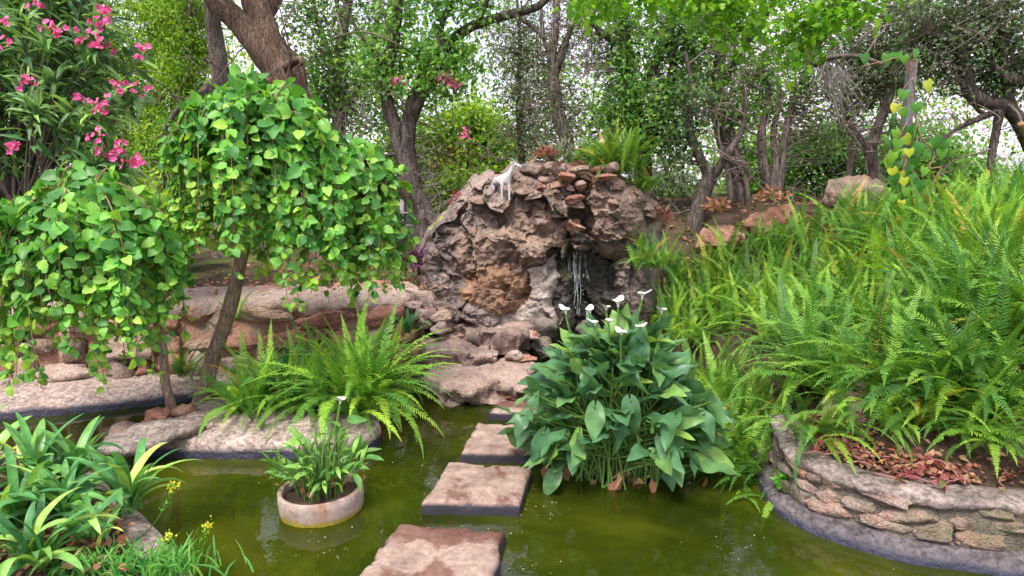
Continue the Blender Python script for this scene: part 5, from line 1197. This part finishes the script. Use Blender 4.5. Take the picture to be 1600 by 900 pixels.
# grass tuft and yellow flower stalks at the bottom left
def grass(base, rx, ry, n, L, mat, label, seed, name='grass_tuft'):
    r = np.random.default_rng(seed); pos = np.asarray(base)+np.column_stack([r.normal(size=n)*rx, r.normal(size=n)*ry, np.zeros(n)]); mb = MB()
    for p in pos:
        l = L*r.uniform(.6, 1.2); d = np.array([r.normal()*.35, r.normal()*.35, 1]); P = resample([p, p+d*l*.5, p+d*l*.85+np.array([d[0], d[1], -.25])*l*.35], 5)
        sd = nrm(np.cross(d, [r.normal(), r.normal(), .1])); w = np.array([.004, .0045, .004, .003, .0003])[:, None]
        V = np.concatenate([P-sd*w, P+sd*w]); mb.add(V, None, [[i, i+1, 5+i+1, 5+i] for i in range(4)])
    return tag(link(name, mb.mesh(name, M[mat])), label, 'grass', kind='stuff')
grass(G(190, 900, .15), .16, .05, 420, .13, 'grass', 'tuft of fine green grass at the bottom edge of the near bank', 801)
grass(G(270, 893, .12), .05, .04, 90, .12, 'grass', 'small grass tuft at the tip of the near bank', 802)
def flower_stalk(pts, label, seed):
    r = np.random.default_rng(seed); C = resample(pts, 24); o = thing('yellow_flower_stalk', C[0], label, 'flower', 'yellow flower stalks on the near bank')
    part('stalk', tube(C, np.linspace(.0035, .002, 24), 5), M['stem_green'], o); mb = MB(); n = 46
    t = np.concatenate([r.uniform(14, 23, n)]); pos = np.stack([np.interp(t, np.arange(24), C[:, j]) for j in range(3)], 1)+r.normal(size=(n, 3))*.006
    place(mb, KITE, pos, basis(r.normal(size=(n, 3))+np.array([0, 0, .4]), r.normal(size=(n, 3))), r.uniform(.01, .018, n)); part('buds', mb, M['weed'], o, True, 'stuff')
    mb = MB(); pos = C[-1]+r.normal(size=(26, 3))*.011; place(mb, KITE, pos, basis(r.normal(size=(26, 3)), r.normal(size=(26, 3))), r.uniform(.012, .022, 26)); part('flowers', mb, M['yellowfl'], o, True, 'stuff')
flower_stalk([G(205, 850, .14), U(232, 828, 2.78), U(255, 797, 2.76), U(271, 760, 2.74)], 'tall leaning stalk tipped with yellow flowers over the pond at left', 811)
flower_stalk([G(290, 892, .1), U(303, 868, 2.62), U(314, 848, 2.6), U(324, 822, 2.58)], 'short stalk with yellow flowers at the bottom left pond edge', 812)
flower_stalk([G(240, 880, .13), U(250, 865, 2.66), U(258, 850, 2.65), U(263, 838, 2.64)], 'tiny yellow flower between the two longer yellow stalks', 813)

# ------------------------------------------------------------------ ground cover, creepers, litter
def litter(pos, label, mat, size, name='leaf_litter', tpl=LEAF6, seed=0):
    r = np.random.default_rng(seed); n = len(pos); mb = MB(); place(mb, tpl, pos, basis(r.normal(size=(n, 3))*np.array([1, 1, .25]), r.normal(size=(n, 3))*.45+np.array([0, 0, 1])), size*r.uniform(.5, 1.3, n))
    return tag(link(name, mb.mesh(name, M[mat])), label, 'leaves', kind='stuff')
r = np.random.default_rng(55)
n = 900; s = r.uniform(.08, .99, n); i = (s*199).astype(int); off = .27+np.abs(r.normal(size=n))*.09; xy = rpath[i]+N[i]*off[:, None]
litter(np.column_stack([xy, ground_h(xy)+.01+r.uniform(0, .04, n)]), 'dead brown and red leaves lying behind the coping of the curved wall', 'litter', .035, seed=1)
cr_o = thing('creeping_plant', (1.75, 3.15, .3), 'creeping plant with red stems and burgundy leaves on the curved wall', 'plant')
lp = MB()
for k in range(26):
    q = int(r.uniform(.3, .95)*199); p0 = rpath[q]+N[q]*r.uniform(.22, .36); ang = r.uniform(0, 6.28); P = [np.array([p0[0], p0[1], .32])]
    for j in range(6): ang += r.normal()*.6; P.append(P[-1]+np.array([math.cos(ang)*.045, math.sin(ang)*.03, r.normal()*.012])); P[-1][2] = max(P[-1][2], .315)
    C = resample(P, 18); part('stem', tube(C, np.full(18, .0045), 5), M['stem_red'], cr_o)
    n = 12; t = r.uniform(0, 17, n); pos = np.stack([np.interp(t, np.arange(18), C[:, j]) for j in range(3)], 1); place(lp, LEAF6, pos, basis(r.normal(size=(n, 3))+np.array([0, -.2, .3]), r.normal(size=(n, 3))*.5+np.array([0, 0, 1])), r.uniform(.025, .05, n))
part('foliage', lp, M['redleaf'], cr_o, True, 'stuff')
def tuft(base, rad, hgt, n, mat, tpl, size, label, name, cat='plant', seed=0, up=.7):
    r = np.random.default_rng(seed); g = nrm(r.normal(size=(n, 3)))*r.uniform(.2, 1, (n, 1)); pos = np.asarray(base)+np.abs(g)*np.sign(g*np.array([1, 1, 0])+np.array([0, 0, 1]))*np.array([rad, rad, hgt])
    mb = MB(); place(mb, tpl, pos, basis(nrm(pos-np.asarray(base))+r.normal(size=(n, 3))*.4, r.normal(size=(n, 3))*.5+np.array([0, -.3, up])), size*r.uniform(.6, 1.3, n))
    o = thing(name, base, label, cat); part('foliage', mb, M[mat], o, True, 'stuff')
    mb = MB()
    for q in pos[:min(n, 14)]: tube([np.asarray(base), (np.asarray(base)+q)/2+np.array([0, 0, .02]), q], [.004, .003, .002], 4, mb, cap=False)
    part('stems', mb, M['stem_green'], o, True, 'stuff'); return o
tuft(G(1222, 757, .10), .045, .07, 90, 'weed', LEAF6, .03, 'small bright green weed on the dark footing of the curved wall', 'weed', seed=1)
for j, (a, b, Y, R, lab) in enumerate([(868, 268, 6.35, .09, 'burgundy rosette plant at the middle of the rock top edge'), (850, 245, 6.6, .12, 'red leaved plant on top of the rock above the goat'), (905, 262, 6.4, .07, 'small red plant left of the crowning fern'), (722, 318, 6.5, .12, 'red leaved plant on the left shoulder of the rock'), (760, 300, 6.6, .08, 'small reddish plant left of the goat statue'), (840, 305, 6.1, .06, 'little red plant hanging on the rock face right of the goat'), (1030, 345, 6.5, .14, 'reddish dry plant at the right foot of the rock top'), (1205, 312, 7.8, .2, 'dead reddish leaves heaped on the brown angular boulder'), (1120, 328, 7.7, .16, 'reddish leaves on the low brown boulder')]):
    tuft(U(a, b, Y), R, R*.8, 130, 'redleaf' if j < 7 else 'litter', LANCE if j < 7 else LEAF6, R*.6 if j < 7 else .06, lab, 'red_plant', seed=20+j)
tuft(U(880, 255, 6.8), .3, .22, 260, 'grey', LANCE, .1, 'silvery grey green bush on top of the rock', 'bush', 'bush', 41)
tuft(U(920, 255, 6.75), .16, .18, 160, 'lime', LEAF6, .06, 'bright green bush on the rock left of the crowning fern', 'bush', 'bush', 42)
tuft(U(645, 412, 6.6), .14, .12, 160, 'purple', LANCE, .12, 'purple leaved plant at the foot of the twin trunks', 'purple_plant', seed=43)
tuft(U(742, 535, 5.75), .03, .05, 60, 'grey', LANCE, .05, 'small dry plant on the stone steps', 'dry_plant', seed=44)
tuft(U(700, 372, 6.6), .16, .2, 160, 'lime', LEAF6, .06, 'green sprouts between the twin trunks and the rock', 'bush', 'bush', 45)
r = np.random.default_rng(56); n = 700
litter(np.column_stack([r.uniform(-3.2, -.6, n), r.uniform(5.6, 8.5, n), np.zeros(n)])+np.array([0, 0, .76]), 'dry fallen leaves on the lawn behind the red wall', 'litter', .05, seed=3)
n = 900; q_ = np.column_stack([r.uniform(1.3, 4.5, n), r.uniform(7.3, 10, n)]); litter(np.column_stack([q_, ground_h(q_)+.015]), 'reddish dead leaves on the ground under the right hand trees', 'litter', .06, seed=8)
n = 220; bx = np.array([G(a, b, .2) for a, b in zip(r.uniform(0, 200, n), r.uniform(790, 900, n))]); litter(bx+np.array([0, 0, .02]), 'brown and red dead leaves on the soil of the near bank', 'litter', .05, seed=4)
n = 80; bx = np.array([G(a, b, .2) for a, b in zip(r.normal(135, 14, n), r.normal(845, 9, n))]); litter(bx+np.array([0, 0, .04]), 'small burgundy leaved seedlings below the strap leaves', 'redleaf', .05, 'red_seedlings', seed=5)
n = 300; ci = r.integers(0, 26, n); cx_ = r.uniform(230, 1560, 26); cy_ = r.uniform(705, 900, 26); px_ = cx_[ci]+r.normal(size=n)*30*r.uniform(.1, 2, n); py_ = cy_[ci]+r.normal(size=n)*9*r.uniform(.1, 2, n); bx = np.array([G(a, b, .004) for a, b in zip(px_, py_)])
litter(bx[poly_sdf(bx[:, :2], basin) < -.1], 'tiny pale petals and leaf bits floating on the pond', 'flecks', .0095, 'floating_debris', KITE, seed=6)
# floating leaves
for (a, b, s, lab) in [(1006, 748, .05, 'yellow leaf floating on the pond below the calla clump')]:
    mb = MB(); place(mb, MUL[0], G(a, b, .012)[None], basis(np.array([[.3, -.6, .5]]), np.array([[0, -.5, 1.]])), [.06]); o = tag(link('fallen_leaf', mb.mesh('fallen_leaf', M['yellowfl'])), lab, 'leaf')

# ------------------------------------------------------------------ oleander
ol = thing('oleander_shrub', U(20, 520, 5.3), 'tall dark leaved oleander shrub with pink flowers at the upper left', 'shrub')
r = np.random.default_rng(91); PP = []; DD = []; NN = []; tw = MB()
tips = [(r.uniform(-140, 165), r.uniform(-120, 225)) for _ in range(105)]
fl_px = [(163, 20), (160, 35), (178, 78), (216, 77), (10, 32), (6, 65), (130, 158), (158, 170), (188, 140), (225, 138), (148, 212), (162, 238), (183, 247), (214, 250), (130, 66), (55, 8), (18, 228), (78, 44), (92, 46), (110, -20), (45, 130), (186, 230), (150, 60)]
tips += [(a-8, b+6) for a, b in fl_px]+[(a-15+r.normal()*10, b+14+r.normal()*8) for a, b in fl_px]
for (a, b) in tips:
    Y = r.uniform(4.7, 5.7); e = U(a, b, Y); rt = U(20+r.normal()*40, 500, 5.3)
    P = resample([rt, rt*.6+e*.4+np.array([0, 0, .25]), rt*.25+e*.75+np.array([0, 0, .12])+r.normal(size=3)*.05, e], 16); tube(P, np.linspace(.011, .003, 16), 5, tw, cap=False)
    m = int(r.integers(30, 46)); t = 15-abs(r.normal(size=m))*2.6; pos = np.stack([np.interp(t, np.arange(16), P[:, j]) for j in range(3)], 1); tan = nrm(P[-1]-P[-4])
    d = nrm(tan*.55+nrm(r.normal(size=(m, 3)))*.9+np.array([0, 0, .05])); PP.append(pos); DD.append(d); NN.append(np.tile([0, -.4, 1.], (m, 1))+r.normal(size=(m, 3))*.4)
part('stems', tw, M['twig'], ol, True, 'stuff')
pos = np.concatenate(PP); leaves_split(ol, [LANCE, (LANCE[0]*np.array([.85, 1, 1.6]), LANCE[1])], M['olea_o'], M['olea'], pos, basis(np.concatenate(DD), np.concatenate(NN)), r.uniform(.12, .2, len(pos)), 300)
PET = (np.array([[0, 0, 0], [-.35, .6, .12], [.35, .6, .12], [-.22, 1, .05], [.22, 1, .02], [0, .6, -.05]]), np.array([[0, 5, 1], [0, 2, 5], [1, 5, 3], [5, 2, 4], [5, 4, 3]]))
for (a, b) in fl_px:
    c = U(a, b, r.uniform(4.62, 4.8)); mb = MB()
    for k in range(int(r.integers(5, 10))):
        q = c+r.normal(size=3)*np.array([.03, .03, .026]); ax = nrm(np.array([r.normal()*.6, -1, r.normal()*.5+.3])); u = nrm(np.cross(ax, [.3, .2, 1])); v = np.cross(ax, u)
        an = np.arange(9)*.7+r.uniform(0, 6); d = np.cos(an)[:, None]*u+np.sin(an)[:, None]*v+ax*r.uniform(.2, .6, (9, 1)); place(mb, PET, np.tile(q, (9, 1)), basis(d, np.tile(ax, (9, 1))+r.normal(size=(9, 3))*.3), r.uniform(.016, .027, 9))
    part('flower_cluster', mb, M['pink'], ol, True, 'stuff')

# ------------------------------------------------------------------ vine post
pb = U(1408, 345, 6.6); pt = U(1429, 92, 6.55); po = thing('metal_post', (pb[0], pb[1], gh(pb[0], pb[1])), 'rusty blue grey steel angle post wrapped by a heart leaved vine', 'post')
mb = MB(); w = .034; B0 = np.array([pb[0], pb[1], pb[2]-.5])
for (dx, dy, ex, ey) in ((0, 0, w*2, .006), (0, .006, .006, w*2)):
    x0, x1, y0, y1 = dx-w, dx-w+ex, dy, dy+ey; q = np.array([[x0, y0], [x1, y0], [x1, y1], [x0, y1]])
    V = np.vstack([np.column_stack([q, np.zeros(4)])+B0, np.column_stack([q, np.zeros(4)])+pt]); mb.add(V, None, [[0, 1, 5, 4], [1, 2, 6, 5], [2, 3, 7, 6], [3, 0, 4, 7], [4, 5, 6, 7], [3, 2, 1, 0]])
part('angle_iron', mb, M['steel'], po, False)
vi = thing('climbing_vine', (pb[0], pb[1]-.05, gh(pb[0], pb[1])), 'heart leaved green vine climbing the rusty steel post', 'vine')
r = np.random.default_rng(17); HEART = [blade_grid(1, lambda q: .5*max(0.0, math.sin(math.pi*min(1, (q+.14)/1.14)**.6))*(1 if q < .98 else .2), 8, .2+.08*i, .25, .05, .15, 900+i, .2) for i in range(3)]
PP = []; DD = []; NN = []
for k in range(9):
    x0 = 1412+r.normal()*14; P = [U(x0+r.normal()*8, 345-j*(32 if k < 4 else 22), 6.5+r.normal()*.05) for j in range(8)]; C = resample(P, 40); part('stem', tube(C, np.full(40, .007), 5), M['stem_brown'] if k % 2 else M['stem_green'], vi)
C = resample([U(1432, 96, 6.5), U(1405, 90, 6.45), U(1380, 96, 6.4), U(1345, 104, 6.4)], 20); part('stem', tube(C, np.full(20, .006), 5), M['stem_brown'], vi)
C = resample([U(1430, 180, 6.45), U(1440, 215, 6.4), U(1460, 240, 6.4), U(1452, 262, 6.4), U(1470, 262, 6.4), U(1462, 278, 6.4)], 26); part('stem', tube(C, np.full(26, .007), 5), M['stem_brown'], vi)
lv = [(1349, 92), (1387, 92), (1402, 90), (1400, 170), (1395, 185), (1408, 178), (1393, 198), (1420, 205), (1390, 225), (1412, 220), (1437, 205), (1460, 222), (1478, 228), (1448, 245), (1420, 240), (1402, 260), (1421, 265), (1445, 268), (1412, 285), (1432, 295), (1396, 280), (1400, 310), (1425, 315), (1390, 330), (1410, 335), (1440, 330), (1405, 240), (1388, 255), (1450, 230), (1470, 240), (1435, 232), (1428, 255), (1415, 300), (1440, 290), (1398, 210), (1403, 225), (1395, 245), (1408, 250), (1393, 270), (1405, 275), (1398, 295), (1408, 320), (1395, 312), (1420, 330), (1432, 318), (1425, 280)]
for (a, b) in lv+[(1430+r.normal()*10, r.uniform(85, 180)) for _ in range(5)]:
    PP.append(U(a, b, 6.42+r.normal()*.05)+np.array([0, 0, .04])); DD.append(np.array([r.normal()*.35, -.15, -1.])); NN.append(np.array([r.normal()*.4, -1, .45]))
leaves_split(vi, HEART, M['heart'], M['heart'], np.array(PP), basis(np.array(DD), np.array(NN)), r.uniform(.075, .125, len(PP)), 300)

# ------------------------------------------------------------------ goat statue
def goat():
    c = U(790, 313, 6.06); k = .36; V = []; E = []; Rr = []
    def v(x, y, z, rad): V.append((x*k, y*k, z*k)); Rr.append(rad*k); return len(V)-1
    def chain(*ids):
        for a, b in zip(ids, ids[1:]): E.append((a, b))
    hip = v(-.22, .3, .50, .10); mid = v(-.1, .12, .49, .115); chest = v(.02, -.06, .53, .115)
    n1 = v(.10, -.10, .66, .075); n2 = v(.17, -.12, .80, .055); head = v(.24, -.13, .90, .06); muz = v(.36, -.17, .83, .035); nose = v(.40, -.18, .80, .026)
    chain(hip, mid, chest, n1, n2, head, muz, nose)
    for (sx, root, kx) in ((-.085, chest, 0), (.085, chest, 0)):
        a = v(.0+sx, -.08, .42, .055); b = v(.0+sx*1.1, -.09, .22, .03); d = v(sx*1.1, -.09, .04, .026); e = v(sx*1.1+.01, -.12, .0, .03); chain(root, a, b, d, e)
    for sx in (-.085, .085):
        a = v(-.24+sx, .3, .4, .065); b = v(-.22+sx, .25, .25, .035); d = v(-.25+sx, .34, .15, .027); e = v(-.24+sx, .33, .02, .027); chain(hip, a, b, d, e)
    t1 = v(-.28, .4, .56, .025); t2 = v(-.3, .44, .48, .014); chain(hip, t1, t2)
    me = bpy.data.meshes.new('goat_src'); me.from_pydata(V, E, []); ob = bpy.data.objects.new('goat_src', me); COL.objects.link(ob)
    sm = ob.modifiers.new('skin', 'SKIN'); sk_ = me.skin_vertices[0].data
    for i, q in enumerate(Rr): sk_[i].radius = (q, q); sk_[i].use_root = (i == 1)
    ss = ob.modifiers.new('sub', 'SUBSURF'); ss.levels = 2; ss.render_levels = 2
    bpy.context.view_layer.update(); ev = ob.evaluated_get(bpy.context.evaluated_depsgraph_get()); m2 = bpy.data.meshes.new_from_object(ev); m2.name = 'body'
    bpy.data.objects.remove(ob); m2.materials.clear(); m2.materials.append(M['statue']); m2.polygons.foreach_set('use_smooth', np.full(len(m2.polygons), True))
    o = thing('goat_statue', c, 'small pale grey goat statue standing on top of the waterfall rock', 'statue'); link('body', m2, o)
    for s in (-1, 1):
        b = np.array([.215, -.13+s*.035, .945])*k
        part('ear', tube(np.array([b, b+np.array([-.06, s*.05, -.01])*k, b+np.array([-.1, s*.07, -.05])*k])+c, np.array([.015, .022, .006])*k, 6), M['statue'], o)
        part('horn', tube(np.array([b+np.array([.0, -s*.012, .0])*k, b+np.array([-.03, 0, .06])*k, b+np.array([-.09, s*.01, .08])*k])+c, np.array([.018, .014, .005])*k, 6), M['statue'], o)
        V0, F0 = ico(2); mb = MB(); mb.add(V0*.012*k+c+np.array([.275, -.145+s*.042, .915])*k, F0); part('eye', mb, M['bark_dark'], o)
goat()

# ------------------------------------------------------------------ shed at the left, fence posts behind
def box(mb, a, b):
    x0, y0, z0 = a; x1, y1, z1 = b; V = np.array([[x, y, z] for z in (z0, z1) for y in (y0, y1) for x in (x0, x1)])
    mb.add(V, None, [[0, 2, 3, 1], [4, 5, 7, 6], [0, 1, 5, 4], [2, 6, 7, 3], [0, 4, 6, 2], [1, 3, 7, 5]])
q = U(30, 270, 8.0); sh = thing('shed', (q[0], 8.4, gh(q[0], 8.4)), 'small open shed with a flat tin roof half hidden behind the oleander', 'shed')
x1 = U(112, 270, 8)[0]; mb = MB(); box(mb, (x1-1.6, 7.9, q[2]-.04), (x1, 9.2, q[2]+.01)); part('roof', mb, M['roof'], sh, False)
mb = MB(); box(mb, (x1-1.6, 9.1, .6), (x1-.1, 9.16, q[2]-.04)); part('back_wall', mb, M['shedwall'], sh, False)
mb = MB(); box(mb, (x1-.75, 8.0, .6), (x1-.55, 8.2, q[2]-.04)); part('brick_pier', mb, M['brick'], sh, False)
for xx in (x1-.4, x1-.06):
    mb = MB(); tube([(xx, 8.0, .5), (xx, 8.0, q[2]-.05)], [.03, .03], 8, mb); part('post', mb, M['post_wood'], sh)
for zz in (.95, 1.1, 1.25):
    mb = MB(); tube([(x1-.55, 8.0, zz), (x1-.06, 8.0, zz)], [.008, .008], 5, mb); part('rail', mb, M['post_wood'], sh)
fe = thing('garden_fence', (U(630, 330, 9)[0], 9, .9), 'dark panel fence with pale posts glimpsed left of the twin trunks', 'fence')
for a in (600, 628, 655):
    p = U(a, 385, 9); t_ = U(a, 312, 9); mb = MB(); tube([p, t_], [.03, .03], 8, mb); part('post', mb, M['post_wood'], fe)
mb = MB(); p = U(596, 388, 9.06); t_ = U(660, 318, 9.06); box(mb, (p[0], 9.05, p[2]), (t_[0], 9.08, t_[2])); part('panel', mb, M['shedwall'], fe, False)
for b in (335, 355):
    mb = MB(); tube([U(590, b, 8.95), U(668, b-4, 8.95)], [.014, .014], 6, mb); part('rail', mb, M['post_wood'], fe)
